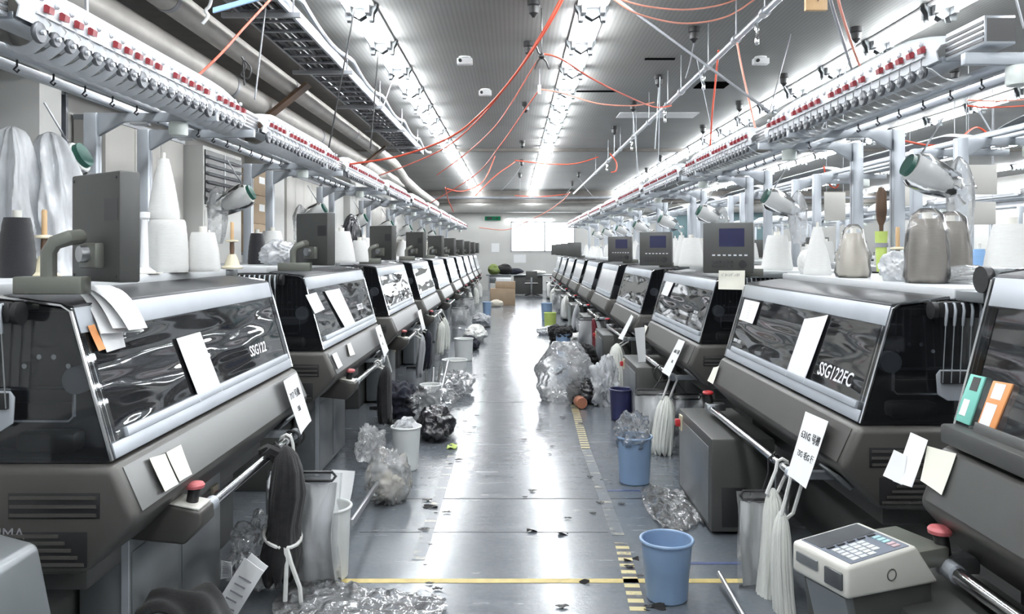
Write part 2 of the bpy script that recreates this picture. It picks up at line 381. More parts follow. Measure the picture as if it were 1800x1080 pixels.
# left wall: pillars, partitions, a window strip
def trim(i, mat, *b):
    return struct(MB().box(*b).build('trim_%d' % i, mat, bevel=.008))
trim(4, 'wall', XL, -3.95, 6.72, 7.05, 0, ZC)
trim(5, 'wall', XL, -3.95, 13.2, 13.9, 0, ZC); trim(6, 'wall', XL, -3.95, 19.5, 20.2, 0, ZC); trim(7, 'wall', XL, -3.95, 26, 26.7, 0, ZC)
wl = struct(MB().box(XL, XL + .02, 5.2, 6.65, 1.2, 3.3).build('window_2', 'wallt'))
f = MB()
for y in (5.2, 5.66, 6.12, 6.6): f.box(XL, XL + .07, y, y + .05, 1.2, 3.3)
f.build('window_frame', 'white', wl)
wl = struct(MB().box(XL, XL + .02, 7.1, 7.85, 1., 3.2).build('window_3', 'wallt'))
f = MB()
for y in (7.1, 7.32, 7.55, 7.8): f.box(XL, XL + .07, y, y + .04, 1., 3.2)
for z in (1., 1.7, 2.4, 3.15): f.box(XL, XL + .06, 7.1, 7.84, z, z + .05)
f.build('window_frame', 'greycable', wl)
def partition(y0, y1, z1, lab, x=-4.05, n=3, mat='wallb'):
    e = empty('wall_partition', ((XL + x) / 2, (y0 + y1) / 2, 0), 0, lab, 'partition')
    dy = (y1 - y0) / n
    for i in range(n):
        MB().box(XL + .03 - e.location.x, x - e.location.x, y0 + i * dy + .006 - e.location.y, y0 + (i + 1) * dy - .006 - e.location.y, 0, z1).build('panel', mat, e, bevel=.006)
    MB().box(XL + .03 - e.location.x, x + .015 - e.location.x, y0 - e.location.y, y1 - e.location.y, z1, z1 + .05).build('top_trim', 'greycable', e)
partition(8.0, 9.9, 2.95, 'beige partition panels between the barred window and the louvred cabinet')
partition(14.4, 16.8, 3.0, 'beige partition panels behind the first white pillar past the cardboard boxes', n=4)
partition(17.0, 19.2, 3.0, 'pale partition panels next to the second white wall pillar', n=3, mat='wall')
partition(20.5, 25.6, 3.0, 'long pale partition panels between the far wall pillars', n=6)
# the louvred cabinet
e = empty('air_conditioner_cabinet', (-4.1, 10.65, 0), 0, 'tall pale grey cabinet with black louvred outlet near the top', 'cabinet')
MB().box(-.27, .27, -.7, .7, 0, 2.95).build('housing', 'wall', e, bevel=.012)
MB().box(.271, .285, -.66, .66, 2.22, 2.9).build('outlet_recess', 'black', e)
for i in range(6):
    MB().box(-.03, .03, -.62, .62, -.012, .012, Matrix.Translation((.29, 0, 2.3 + i * .105)) @ Matrix.Rotation(.5, 4, 'Y')).build('louvre_slat', 'greycable', e)
MB().box(.272, .29, -.02, .02, 2.22, 2.9).build('outlet_divider', 'greycable', e)
MB().box(.271, .278, -.3, -.22, 1.92, 1.96).build('badge', 'greycable', e)
MB().box(.271, .276, -.66, .66, .1, 2.15).build('door', 'wall', e, bevel=.003)
# cardboard boxes stacked on a rack beside the cabinet
def carton(c, s, lab, rz=0, grp=None, lbl=True):
    e = empty('cardboard_box', c, rz, lab, 'box', grp); x, y, z = (q / 2 for q in s)
    MB().box(-x, x, -y, y, 0, 2 * z).build('carton', 'card', e, bevel=.006)
    MB().box(-x + .01, x - .01, -.025, .025, 2 * z, 2 * z + .002).build('packing_tape', 'ivory', e)
    if lbl: MB().box(x, x + .002, -y * .3, y * .45, z * .9, z * 1.4).build('address_label', 'paper', e)
    return e
carton((-4.05, 12.15, 1.62), (.5, .75, .42), 'brown cardboard box on the wall shelf, lowest of the column of three')
carton((-4.05, 12.15, 2.045), (.5, .7, .42), 'brown cardboard box in the middle of the column of three by the cabinet')
carton((-4.05, 12.15, 2.47), (.5, .72, .4), 'brown cardboard box with white label, topmost of the column by the cabinet')
e = empty('storage_rack', (-4.08, 12.15, 0), 0, 'grey steel rack under the cardboard boxes beside the louvred cabinet', 'rack')
MB().box(-.27, .3, -.5, .5, 1.58, 1.615).build('shelf', 'steel', e)
MB().box(-.27, .3, -.5, .5, .6, .635).build('shelf', 'steel', e)
for x in (-.25, .28):
    for y in (-.48, .48): MB().box(x - .02, x + .02, y - .02, y + .02, 0, 1.62).build('upright', 'steel', e)

# ---------------------------------------------------------------- twin-tube fluorescent fixtures in continuous rows
def make_fixture(lvl):
    e = empty('fluorescent_fixture')
    L = 1.17
    MB().prism([(-.14, .055), (-.14, .035), (-.045, .012), (.045, .012), (.14, .035), (.14, .055)], -L / 2, L / 2).build('housing', 'white', e)
    for s in (-1, 1):
        MB().cyl((s * .085, -L / 2 + .09, -.018), (s * .085, L / 2 - .09, -.018), .016, n=10).build('tube', 'tube', e)
        if lvl:
            for q in (-1, 1):
                a, b = sorted((q * (L / 2 - .095), q * (L / 2 - .02)))
                MB().box(s * .085 - .022, s * .085 + .022, a, b, -.05, .03).build('lampholder', 'steel', e, bevel=.005)
    for q in (-1, 1):
        MB().prism([(-.16, .057), (-.155, .02), (-.13, -.02), (-.125, -.095), (-.08, -.095), (-.065, -.045), (0, -.085), (.065, -.045), (.08, -.095), (.125, -.095), (.13, -.02), (.155, .02), (.16, .057)], q * (L / 2 - .004) - .008, q * (L / 2 - .004) + .008).build('end_plate', 'greycab', e)
    return e
rows = [(-1.41, 'left of the aisle beside the cable tray', -8), (.72, 'centred over the aisle', -8), (3.91, 'above the yarn stands on the right', -8), (7.1, 'second to the right of the aisle', -8), (10.3, 'third to the right of the aisle', -1), (13.2, 'closest to the right-hand wall', 1)]
fx1 = fx0 = None
for x, where, k0 in rows:
    for k in range(k0, 21):
        y = 6.78 + (k) * 1.25 - .0
        near = 6 < y < 16
        lab = 'twin-tube fluorescent fixture in the continuous ceiling row ' + where; grp = 'ceiling lights in the row ' + where
        z = ZC - .058
        if near:
            if fx1 is None: fx1 = make_fixture(1); fx1.location = (x, y, z); tag(fx1, lab, 'ceiling light', grp)
            else: dup(fx1, (x, y, z), 0, lab, grp)
        else:
            if fx0 is None: fx0 = make_fixture(0); fx0.location = (x, y, z); tag(fx0, lab, 'ceiling light', grp)
            else: dup(fx0, (x, y, z), 0, lab, grp)

# ---------------------------------------------------------------- pipes, cable tray, ceiling hardware
def pipe(name, pts, r, mat, lab, cat, rings=()):
    e = empty(name, (0, 0, 0), 0, lab, cat)
    MB().tube(pts, r, 22).build('lagging', mat, e, ang=50)
    for (p0, p1) in rings:
        MB().cyl(p0, p1, r * 1.05, n=22).build('collar', 'tray', e)
    return e
pipe('lagged_pipe', [(-3.0, 2, 3.38), (-3., 20.2, 3.38), (-2.98, 20.6, 3.33), (-2.9, 20.9, 3.2), (-2.85, 21, 2.9), (-2.85, 21.05, 2.6)], .135, 'pipe', 'thicker silver lagged pipe, lower of the two beside the cable tray', 'pipe',
     [((-3, y, 3.38), (-3, y + .07, 3.38)) for y in (4.6, 8.4, 12.2, 16)])
pipe('lagged_pipe', [(-2.68, 2, 3.6), (-2.68, 17.5, 3.6), (-2.66, 18, 3.57), (-2.6, 18.3, 3.45), (-2.55, 18.9, 3.3), (-2.6, 22, 3.25), (-2.6, 27, 3.2)], .105, 'pipe', 'slimmer silver lagged pipe, upper of the two beside the cable tray', 'pipe',
     [((-2.68, y, 3.6), (-2.68, y + .06, 3.6)) for y in (6.2, 9.6, 13.4)])
pipe('lagged_pipe', [(-4.3, 7.1, 3.45), (-3.75, 6.1, 3.40), (-3.25, 5.4, 3.38)], .1, 'pipe', 'short silver branch pipe joining the thick lagged pipe from the wall', 'pipe')
for y, lab in ((9.6, 'wooden plank wedged across the two silver pipes, nearer one'), (15.4, 'wooden plank wedged across the two silver pipes, farther one')):
    o = MB().box(-.4, .4, -.1, .1, -.017, .017, Matrix.Rotation(-.675, 4, 'Y')).build('plank', 'brown'); o.location = (-2.752, y, 3.376); tag(o, lab, 'plank')
e = empty('cable_tray', (-2.02, 0, 3.62), 0, 'long galvanised ladder tray full of black cables below the ceiling', 'cable tray')
for s in (-.2, .2): MB().box(s - .012, s + .012, 4, 16.2, -.05, .05).build('side_rail', 'aluw' if s > 0 else 'tray', e)
for i in range(41): MB().box(-.19, .19, 4.1 + i * .3, 4.14 + i * .3, -.045, -.025).build('rung', 'greycable', e)
for i in range(7):
    MB().tube([(-.16 + i * .05 + .02 * math.sin(j * 1.3 + i), 4 + j * 1.2, -.01 + .008 * math.sin(j + i * 2)) for j in range(11)], .02, 6).build('cable', 'cable', e)
for y in (6.5, 8.6, 10.7, 12.8, 14.9):
    MB().box(-.34, .3, y, y + .04, -.09, -.05).build('support_bar', 'tray', e)
    for s in (-.26, .24): MB().cyl((s, y + .02, -.07), (s, y + .02, .28), .008, n=6).build('hanger_rod', 'steel', e)
pts = []
for y in range(0, 60):
    t = y / 59; pts.append((.3, 4.5 + t * 12.2, .06 - .09 * abs(math.sin(PI * t * 6))))
MB().tube(pts, .022, 7).build('sagging_conduit', 'aluw', e)
# air pipe hung over the right-hand machines
e = empty('compressed_air_pipe', (1.93, 0, 3.48), 0, 'silver compressed-air pipe with drop couplings hung from the ceiling', 'pipe')
MB().cyl((0, 5, 0), (0, 26, 0), .027, n=12).build('pipe_run', 'alu', e)
for i, y in enumerate((6.2, 7.0, 8.0, 9.3, 10.1, 11.5, 13, 14.6, 16.5, 19)):
    MB().cyl((0, y - .04, 0), (0, y + .04, 0), .04, n=10).build('pipe_clamp', 'steel', e)
    MB().cyl((0, y, .02), (0, y, .43), .006, n=6).build('hanger_rod', 'greycable', e)
    if i % 2 == 0:
        MB().lathe([(.012, -.2), (.018, -.19), (.018, -.14), (.012, -.13), (.012, -.09), (.02, -.085), (.02, -.04), (.01, -.02)], 10, (.0, y + .2, 0)).build('drop_coupling', 'chrome', e)
rod = MB().cyl(at(1070, -12, 7.0), at(1352, 196, 6.4), .011, n=8).build('ceiling_brace', 'greycable'); tag(rod, 'thin grey rod slanting from the centre lights down to the yarn rail', 'rod')
# black ceiling rosettes with hanging cords
def rosette(px, py, Z, dx, dy, dz, lab):
    p0 = at(px, py, Z); p0.z = ZC
    e = empty('ceiling_rosette', p0, 0, lab, 'cable outlet')
    MB().lathe([(.06, 0), (.06, -.05), (.05, -.06), (.045, -.12), (.025, -.14), (.012, -.16)], 14).build('cup', 'black', e)
    if dz: MB().tube([(dx * t, dy * t, -.15 - dz * t - .04 * math.sin(PI * t)) for t in (0, .25, .5, .75, 1)], .007, 6).build('cord', 'greycable', e)
zof = lambda py: F * (ZC - H) / (VY - py)
ros = [(938, 0, 0, 0, 0), (930, 74, 0, 0, 0), (924, 180, 0, 0, 0), (1220, 48, -.02, .3, .3), (1158, 132, -.05, 0, .8), (1113, 178, .08, 0, 1.), (1080, 222, 0, 0, .4), (1300, 178, -.2, .2, .7), (1236, 220, -.12, 0, .8), (1505, 48, -.45, 0, 1.1), (1378, 130, .5, .3, .5),
       (1678, 120, 0, 0, 1.2), (918, 247, 0, 0, 0)]
for i, (px, py, dx, dy, dz) in enumerate(ros):
    rosette(px, py, zof(py), dx, dy, dz, ('black ceiling cable cup, %s counted from the camera' % (ORD[i] if i < 12 else 'thirteenth')) + (', cord hanging down' if dz else ', no cord'))
ros2 = [(917, 281), (914, 304), (1017, 303), (1006, 319), (1137, 295), (1161, 273)]
for i, (px, py) in enumerate(ros2):
    rosette(px, py, min(29., zof(py)), .5 * ((i % 3) - 1), .2, .6, 'black ceiling cable cup beyond the ceiling beam, %s counted from the aisle end' % ORD[i])
# ceiling plates, opening, camera, detector
def plate(px, py, w_, d_, mat, lab, name, cat):
    p0 = at(px, py, zof(py)); o = MB().box(-w_ / 2, w_ / 2, -d_ / 2, d_ / 2, -.012, 0).build(name, mat); o.location = (p0.x, p0.y, ZC); tag(o, lab, cat)
plate(1252, 149, .42, .42, 'void', 'dark square opening panel in the ceiling past the air pipe', 'ceiling_opening', 'opening')
plate(1155, 202, 1.3, .5, 'white', 'pale rectangular ceiling plate beyond the air pipe', 'ceiling_plate', 'plate')
plate(1030, 160, .9, .07, 'void', 'narrow black slot in the ceiling beside the centre lights', 'ceiling_slot', 'slot')
plate(1160, 103, .35, .06, 'void', 'short torn dark slot in the ceiling near the air pipe', 'ceiling_slot', 'slot')
def camera_dome(px, py, lab):
    p0 = at(px, py, zof(py - 6)); e = empty('ceiling_sensor', (p0.x, p0.y, ZC), 0, lab, 'sensor')
    MB().cyl((0, 0, -.02), (0, 0, 0), .07, n=16).build('mounting_plate', 'white', e)
    MB().box(-.09, .09, -.05, .05, -.09, -.02).build('housing', 'white', e, bevel=.01)
    MB().cyl((-.05, -.05, -.055), (-.05, -.075, -.055), .02, n=12).build('lens', 'black', e)
camera_dome(1337, 106, 'small white box sensor with dark lens on the ceiling by the third light row')
camera_dome(853, 163, 'small white ceiling sensor between the first two light rows')
camera_dome(817, 106, 'small grey ceiling sensor nearest the camera between the light rows')
q = at(1434, -26, 6.3); e = empty('wooden_block', q, 0, 'pale wooden block hanging at the top edge above the yarn rail', 'block')
MB().box(-.085, .085, -.02, .02, -.2, 0).build('block', 'wood', e, bevel=.004); MB().cyl((0, 0, 0), (0, 0, ZC - q.z), .004, n=6).build('hanger_wire', 'cable', e)
MB().tube([(.01, -.021, -.06), (.02, -.022, -.10), (.008, -.022, -.13)], .004, 5).build('hook', 'cable', e)
# far end: exit sign, strip light, notice, desk, chair, fabric pile
e = empty('exit_sign', (-.86, YF - .04, 2.95), 0, 'small green exit sign on the far wall by the strip light', 'sign')
MB().box(-.32, .32, -.03, .03, -.08, .08).build('box', 'exit', e)
MB().box(-.24, -.02, -.034, -.031, -.05, .05).build('running_figure_mark', 'black', e)
MB().prism([(.04, -.012), (.15, -.012), (.15, -.05), (.24, 0), (.15, .05), (.15, .012), (.04, .012)], -.034, -.031).build('arrow_mark', 'black', e)
e = empty('strip_light', (.65, YF - .052, 2.93), 0, 'white strip light on the far wall above the window', 'light')
MB().box(-.95, .95, -.05, .05, 0, .06).build('housing', 'white', e)
MB().cyl((-.9, 0, -.02), (.9, 0, -.02), .018, n=8).build('tube', 'tube', e)
for x, z, ww, hh, lab in ((-.75, 1.75, .32, .36, 'white notice sheet taped on the far wall left of the window'), (.25, 1.3, .5, .34, 'white notice sheet taped under the far window')):
    o = MB().box(-ww / 2, ww / 2, -.002, .002, -hh / 2, hh / 2).build('notice_sheet', 'paper'); o.location = (x, YF - .004, z); tag(o, lab, 'notice')
e = empty('green_board', (8.1, YF - .05, 2.7), 0, 'large teal board in a pale frame on the far wall behind the yarn stands', 'board')
MB().box(-2.2, 2.2, -.02, .02, -.7, .7).build('board_surface', 'teal', e)
fb = MB()
for x in (-2.22, -.75, .75, 2.2): fb.box(x - .03, x + .03, -.035, .03, -.72, .72)
fb.box(-2.25, 2.25, -.035, .03, .7, .76); fb.box(-2.25, 2.25, -.035, .03, -.76, -.7); fb.build('frame', 'white', e)
e = empty('workbench', (.7, 29.6, 0), 0, 'grey workbench against the far wall at the aisle end', 'table')
MB().box(-1.7, 1.3, -.45, .45, .72, .76).build('top', 'greycab', e, bevel=.005)
for x in (-1.6, 1.2):
    for y in (-.4, .4): MB().box(x - .025, x + .025, y - .025, y + .025, 0, .72).build('leg', 'steel', e)
MB().box(-.7, .35, -.35, .4, .05, .7).build('cabinet', 'dark', e, bevel=.01)
MB().box(-1.6, -.8, -.42, .4, .45, .7).build('drawer_unit', 'greycab', e, bevel=.01)
e = empty('office_chair', (.62, 28.3, 0), 0, 'black office chair standing in front of the far workbench', 'chair')
MB().box(-.24, .24, -.22, .22, .44, .5).build('seat', 'black', e, bevel=.03)
MB().box(-.2, .2, -.25, -.21, .62, .92).build('backrest', 'dark', e, bevel=.02)
MB().box(-.03, .03, -.26, -.2, .46, .7).build('back_stem', 'chrome', e)
MB().cyl((0, 0, .1), (0, 0, .44), .03).build('column', 'chrome', e)
for k in range(5):
    a = 2 * PI * k / 5; MB().tube([(0, 0, .12), (.27 * math.cos(a), .27 * math.sin(a), .06)], .02, 6).build('foot', 'black', e)
for i, (x, y, r, mt, lab) in enumerate(((-.72, 29.35, (.22, .2, .2), 'limecloth', 'lime green bundled cloth at the end of the workbench'), (-.35, 29.5, (.35, .22, .2), 'blackcloth', 'black bundled cloth heaped on the workbench'), (.05, 29.6, (.3, .2, .12), 'navycloth', 'dark crumpled cloth lying beside the black bundle'), (.9, 29.6, (.3, .2, .08), 'whitecloth', 'white crumpled cloth on the workbench behind the chair'))):
    o = MB().blob((0, 0, r[2] * .9), r, .25, 2.5, i, 0, 3).build('cloth_bundle', mt); o.location = (x, y, .762); tag(o, lab, 'cloth')
carton((-.33, 24.4, 0), (.75, .55, .5), 'large brown cardboard box on the floor at the aisle end', lbl=False)
carton((-.25, 24.45, .505), (.6, .4, .2), 'flat brown cardboard box on top of the large one at the aisle end', lbl=False)
o = MB().box(-.25, .2, -.15, .15, 0, .1).build('paper_stack', 'paper', bevel=.004); o.location = (-.28, 24.4, .71); tag(o, 'white paper stack on the cardboard boxes at the aisle end', 'paper')
o = MB().blob((0, 0, .09), (.2, .15, .12), .2, 2, 4, 0, 3).build('cloth_bundle', 'yarnc'); o.location = (-.5, 23.5, 0); tag(o, 'cream cloth lump on the floor before the far cardboard box', 'cloth')
# ---------------------------------------------------------------- flat-bed knitting machine (aisle at +X, operator's left end at y=0)
A_, B_, C_ = Vector((0., 0, .945)), Vector((-.135, 0, 1.42)), Vector((-.36, 0, 1.452))
def slope(t, s, off=0.):
    n = Vector((.475, 0, .135)).normalized()
    p = A_.lerp(B_, s) + n * off; p.y = t; return p
def strip(mb, t0, t1, s0, s1, o0, o1):
    mb.hexa([slope(t0, s0, o0), slope(t1, s0, o0), slope(t1, s1, o0), slope(t0, s1, o0)], [slope(t0, s0, o1), slope(t1, s0, o1), slope(t1, s1, o1), slope(t0, s1, o1)]); return mb
def rbar(y0, y1): return Matrix()
def make_machine(lvl, side=0, style=0, mon=True):
    e = empty('knitting_machine'); L = ML
    MB().prism([(.02, .935), (.095, .765), (-.07, .6), (-.78, .58), (-.78, .935)], -.03, L + .03).build('bed_housing', 'body', e, bevel=.028, seg=4, ang=30)
    # front panel
    n = Vector((.17, 0, .075)).normalized(); p0, p1 = Vector((.026, 0, .920)), Vector((.089, 0, .783))
    q = [Vector((p.x, t, p.z)) for p, t in ((p0, .02), (p0, L - .02), (p1, L - .02), (p1, .02))]
    MB().hexa(q, [v + n * .003 for v in q]).build('front_panel', 'panel' if side == 0 else 'dark' if style else 'body', e)
    MB().box(-.76, -.14, .12, L - .12, .49, .59).build('lower_housing', 'dark', e, bevel=.015)
    lx = -.12 if side == 0 else .27
    MB().box(-.74, -.32, .05, L - .05, .0, .5).build('base_cabinet', 'dark', e, bevel=.008)
    if side == 0:
        b = MB().box(-.3, lx, .36, 1.3, .02, .59).build('leg_box', 'greycab', e, bevel=.012)
        MB().box(lx - .02, lx + .006, .354, .362, .02, .59).build('edge_trim', 'aluw', b); MB().box(lx, lx + .004, .39, .80, .05, .52).build('access_door', 'greycab', b, bevel=.004); MB().box(lx, lx + .004, .84, 1.22, .05, .52).build('access_door', 'greycab', b, bevel=.004)
    else:
        b = MB().box(-.1, lx, -.2, .72, .02, .56).build('leg_box', 'dark', e, bevel=.012)
        MB().box(lx - .2, lx - .06, .72, .726, .05, .28).build('vent_cover', 'black', b, bevel=.004)
        MB().box(lx, lx + .004, -.15, .66, .05, .5).build('access_door', 'greycab', b, bevel=.004)
    if lvl < 1: pass
    else:
        for x0, x1 in ((-.15, .02),): MB().box(x0 - .05, x1, .0, .06, 0, .03).build('levelling_foot', 'black', e)
    # end vents
    for y, s in ((-.0305, -1), (L + .0305, 1)):
        for (za, zb, xa) in ((.775, .855, -.02), (.625, .735, -.06)):
            MB().box(xa - .29, xa, min(y, y + s * .002), max(y, y + s * .002), za, zb).build('vent_recess', 'black', e, bevel=.0008)
            g = MB(); k = 3 if za > .7 else 5
            for i in range(k):
                z = za + (i + .5) * (zb - za) / k
                g.box(xa - .285, xa - .01 - (.02 * i if za < .7 else 0), min(y, y + s * .006), max(y, y + s * .006), z - .0065, z + .0035)
            g.build('vent_slat', 'body', e)
    # cover
    fm = 'dark' if style else 'aluw'
    c = strip(MB(), .02, L - .02, .83, 1., -.004, .006).build('cover_top_rail', fm if not style else 'aluw', e, bevel=.002)
    MB().hexa([Vector((x, y, z)) for x, y, z in ((-.13, .02, 1.418), (-.13, L - .02, 1.418), (-.36, L - .02, 1.45), (-.36, .02, 1.45))], [Vector((x, y, z)) for x, y, z in ((-.134, .02, 1.43), (-.134, L - .02, 1.43), (-.36, L - .02, 1.462), (-.36, .02, 1.462))]).build('cover_lid', 'inner', e, bevel=.003)
    lo = MB(); strip(lo, .02, L - .02, 0., .10, -.006, .008); strip(lo, .12, L - .06, .10, .165, -.004, .016); lo.build('cover_bottom_rail', fm, e, bevel=.003)
    if style:
        MB().box(-.05, .035, .0, L, .945, 1.0).build('front_ledge', 'dark', e, bevel=.008)
        g = MB()
        for i in range(7): g.box(.036, .039, L - .28, L - .1, .953 + i * .006, .956 + i * .006)
        g.build('ledge_slot', 'inner', e)
    strip(MB(), .07, L - .07, .10, .84, -.002, .002).build('front_window', 'frost' if lvl == 0 else 'clearwin', e)
    for t in (.0, L - .07): strip(MB(), t, t + .07, 0., 1., -.003, .004).build('window_margin', 'clearend', e)
    for t in (.002, L - .002):
        MB().tube([slope(t, 0, .002), slope(t, .98, .002), Vector((-.16, t, 1.43)), Vector((-.36, t, 1.456))], .0065, 6).build('cover_edge', 'chrome', e)
        MB().prism([(-.005, .94), (-.14, 1.415), (-.36, 1.448), (-.62, 1.448), (-.62, .94)], t - .002, t + .002).build('side_window', 'clearend', e)
        MB().cyl((-.36, t, 1.45), (-.62, t, 1.45), .006, n=6).build('side_top_edge', 'chrome', e)
    # inside
    MB().box(-.74, -.64, .02, L - .02, .93, 1.445).build('back_panel', 'inner', e)
    MB().box(-.62, -.02, .02, L - .02, .936, .95).build('bed_tray', 'inner', e)
    nb = MB().prism([(-.10, .96), (-.27, 1.07), (-.29, 1.07), (-.46, .96)], .22, L - .22).build('needle_bed', 'inner', e)
    if lvl:
        g = MB()
        for x, z in ((-.15, 1.0), (-.2, 1.03), (-.36, 1.03), (-.41, 1.0)): g.box(x - .008, x + .008, .22, L - .22, z - .005, z + .012)
        g.build('bed_edge_trim', 'steel', nb)
        for x, z in ((-.22, 1.22), (-.27, 1.25), (-.32, 1.25), (-.37, 1.22)): MB().cyl((x, .15, z), (x, L - .15, z), .009, n=8).build('feeder_rail', 'chrome', e)
        ca = MB().box(-.5, -.07, .95, 1.42, 1.09, 1.2).build('carriage', 'greycab', e, bevel=.03, seg=3)
        MB().box(-.42, -.14, 1.05, 1.32, 1.2, 1.27).build('carriage_cap', 'dark', ca, bevel=.02)
        for i, t in enumerate((.5, .62, 1.55, 1.66)): MB().box(-.33, -.24, t, t + .035, 1.06, 1.27).build('yarn_feeder', 'steel', e, bevel=.004)
        MB().cyl((-.2, .2, 1.36), (-.2, L - .2, 1.36), .02, n=10).build('lamp_bar', 'greycab', e)
        MB().box(-.14, -.08, .4, .9, .955, .99).build('take_down_brush', 'greycab', e, bevel=.01)
        for t in (.16, L - .16):
            MB().prism([(-.62, .95), (-.03, .95), (-.155, 1.40), (-.62, 1.40)], t - .006, t + .006).build('end_plate', 'inner', e)
            s = -1 if t < 1 else 1; y = t + s * .012
            MB().tube([(-.2, y, 1.13), (-.2, y, 1.055), (-.215, y, 1.04), (-.45, y, 1.04), (-.465, y, 1.055), (-.465, y, 1.13), (-.45, y, 1.145), (-.215, y, 1.145)], .007, 6, True).build('slot_frame', 'chrome', e)
            MB().box(-.46, -.205, min(y, t), max(y, t), 1.045, 1.10).build('slot_opening', 'black', e)
            MB().box(-.35, -.15, t + s * .02, t + s * .1, .952, 1.02).build('gear_cover', 'body', e, bevel=.02)
            MB().cyl((-.17, t + s * .02, 1.18), (-.17, t + s * .06, 1.18), .045, n=18).build('belt_wheel', 'greycable', e)
    # back column, board and its lip
    MB().box(-.86, -.66, .06, L - .06, .93, BZ - .045).build('back_column', 'dark', e)
    MB().box(-1.18, -.38, .0, L, BZ - .045, BZ).build('top_board', 'board', e, bevel=.006)
    if lvl:
        MB().box(-.60, -.38, L + .005, L + .2, BZ - .05, BZ - .005).build('accessory_tray', 'greycab', e, bevel=.006)
        for t in (.3, L - .3): MB().box(-.62, -.42, t - .02, t + .02, BZ - .1, BZ - .046).build('board_bracket', 'olive', e)
    # side tensioners
    for yy, s in ((-.045, -1), (L + .045, 1)):
        tn = MB().box(-.56, -.28, min(yy, yy + s * .03), max(yy, yy + s * .03), 1.38, 1.445).build('side_tensioner', 'black', e, bevel=.008)
        MB().cyl((-.27, yy + s * .015, 1.41), (-.25, yy + s * .015, 1.41), .035, n=16).build('tensioner_knob', 'black', tn)
        if lvl:
            br = MB().prism([(-.52, 1.17), (-.30, 1.17), (-.285, 1.15), (-.29, 1.07), (-.33, 1.045), (-.52, 1.045)], yy - s * .012, yy - s * .004).build('lower_bracket', 'aluw', tn, bevel=.003)
            MB().box(-.51, -.30, min(yy - s * .004, yy + s * .012), max(yy - s * .004, yy + s * .012), 1.115, 1.165).build('eyelet_bar', 'black', br, bevel=.003)
            if lvl > 1:
                for i in range(8):
                    x = -.30 - i * .034
                    MB().tube([(x, yy, 1.44), (x, yy + s * .04, 1.437), (x, yy + s * .046, 1.41), (x, yy + s * .04, 1.375), (x, yy + s * .036, 1.35)], [.004, .005, .006, .006, .0045], 6).build('tension_spring', 'aluw', tn)
                    MB().cyl((x, yy + s * .036, 1.35), (x, yy + s * .014, 1.12), .0022, n=5).build('spring_wire', 'steel', tn)
            else:
                g = MB()
                for i in range(6):
                    x = -.30 - i * .044; g.tube([(x, yy, 1.44), (x, yy + s * .04, 1.43), (x, yy + s * .04, 1.36), (x, yy + s * .014, 1.12)], .0035, 4)
                g.build('tension_thread', 'steel', tn)
    # monitor on its swinging arm
    if mon and not style:
        my = .12 if side == 0 else -.22
        mp = Vector((-.08, my, 1.675 if side == 0 else 1.665)); yaw = math.radians(-38 if side == 0 else -22)
        R = Matrix.Translation(mp) @ Matrix.Rotation(yaw, 4, 'Z')          # local +y of the housing is the screen side
        hs = MB().box(-.17, .17, -.035, .035, -.175, .175, R).build('monitor', 'dark', e, bevel=.008, seg=2)
        if lvl:
            MB().box(-.11, .06, .0352, .037, .01, .135, R).build('screen', 'screen', hs)
            g = MB()
            for i in range(7): g.box(-.13 + i * .036, -.11 + i * .036, .035, .039, -.055, -.045, R)
            g.build('function_key', 'keys', hs)
            g = MB()
            for j in range(2):
                for i in range(6): g.cyl(R @ Vector((-.03 + i * .026, .034, -.095 - j * .03)), R @ Vector((-.03 + i * .026, .040, -.095 - j * .03)), .009, n=8)
            g.build('keypad_key', 'keyd', hs)
            MB().cyl(R @ Vector((-.10, .034, -.11)), R @ Vector((-.10, .048, -.11)), .027, n=18).build('dial', 'black', hs)
            for sx in (-.15, .15):
                for sz in (-.155, .155): MB().cyl(R @ Vector((sx, -.037, sz)), R @ Vector((sx, -.0345, sz)), .005, n=8).build('screw', 'black', hs)
            MB().box(.07, .16, -.0365, -.0352, .02, .09, R).build('rating_plate', 'keyd', hs)
        bx = -.2 if side == 0 else -.25; by = my - .12
        ar = MB(); ar.box(bx - .1, bx + .12, by - .03, by + .035, BZ - .03, BZ + .025)
        ar.build('arm_clamp', 'olive', e, bevel=.006)
        MB().tube([(bx, by, BZ), (bx, by, mp.z - .08), (bx + .02, by, mp.z - .05), (bx + .06, by + .01, mp.z - .035), (mp.x - .05, my - .06, mp.z - .03)], .024, 10).build('monitor_arm', 'olive', e)
        jt = R @ Vector((-.02, -.055, -.09)); jp = R @ Vector((.07, -.035, -.04))
        MB().box(-.05, .07, -.065, -.034, -.13, -.05, R).build('swivel_block', 'olive', e, bevel=.006)
        MB().cyl(R @ Vector((.01, -.09, -.085)), R @ Vector((.01, -.06, -.085)), .026, n=16).build('swivel_bolt', 'steel', e)
    # hand rail with emergency stop
    t0 = .50 if side == 0 else .10; t1 = 1.72 if side == 0 else 1.66; hx = .12 if side == 0 else .06 if style else .12; hz = .65 if side == 0 else .615
    MB().cyl((hx, t0 + .02, hz), (hx, t1, hz), .022, n=14).build('hand_rail', 'chrome', e)
    if lvl:
        MB().cyl((hx, t0 - .02, hz), (hx, t0 + .05, hz), .027, n=14).build('rail_end_cap', 'aluw', e)
        MB().cyl((hx, t1 - .05, hz), (hx, t1 + .02, hz), .027, n=14).build('rail_end_cap', 'aluw', e)
    br = MB()
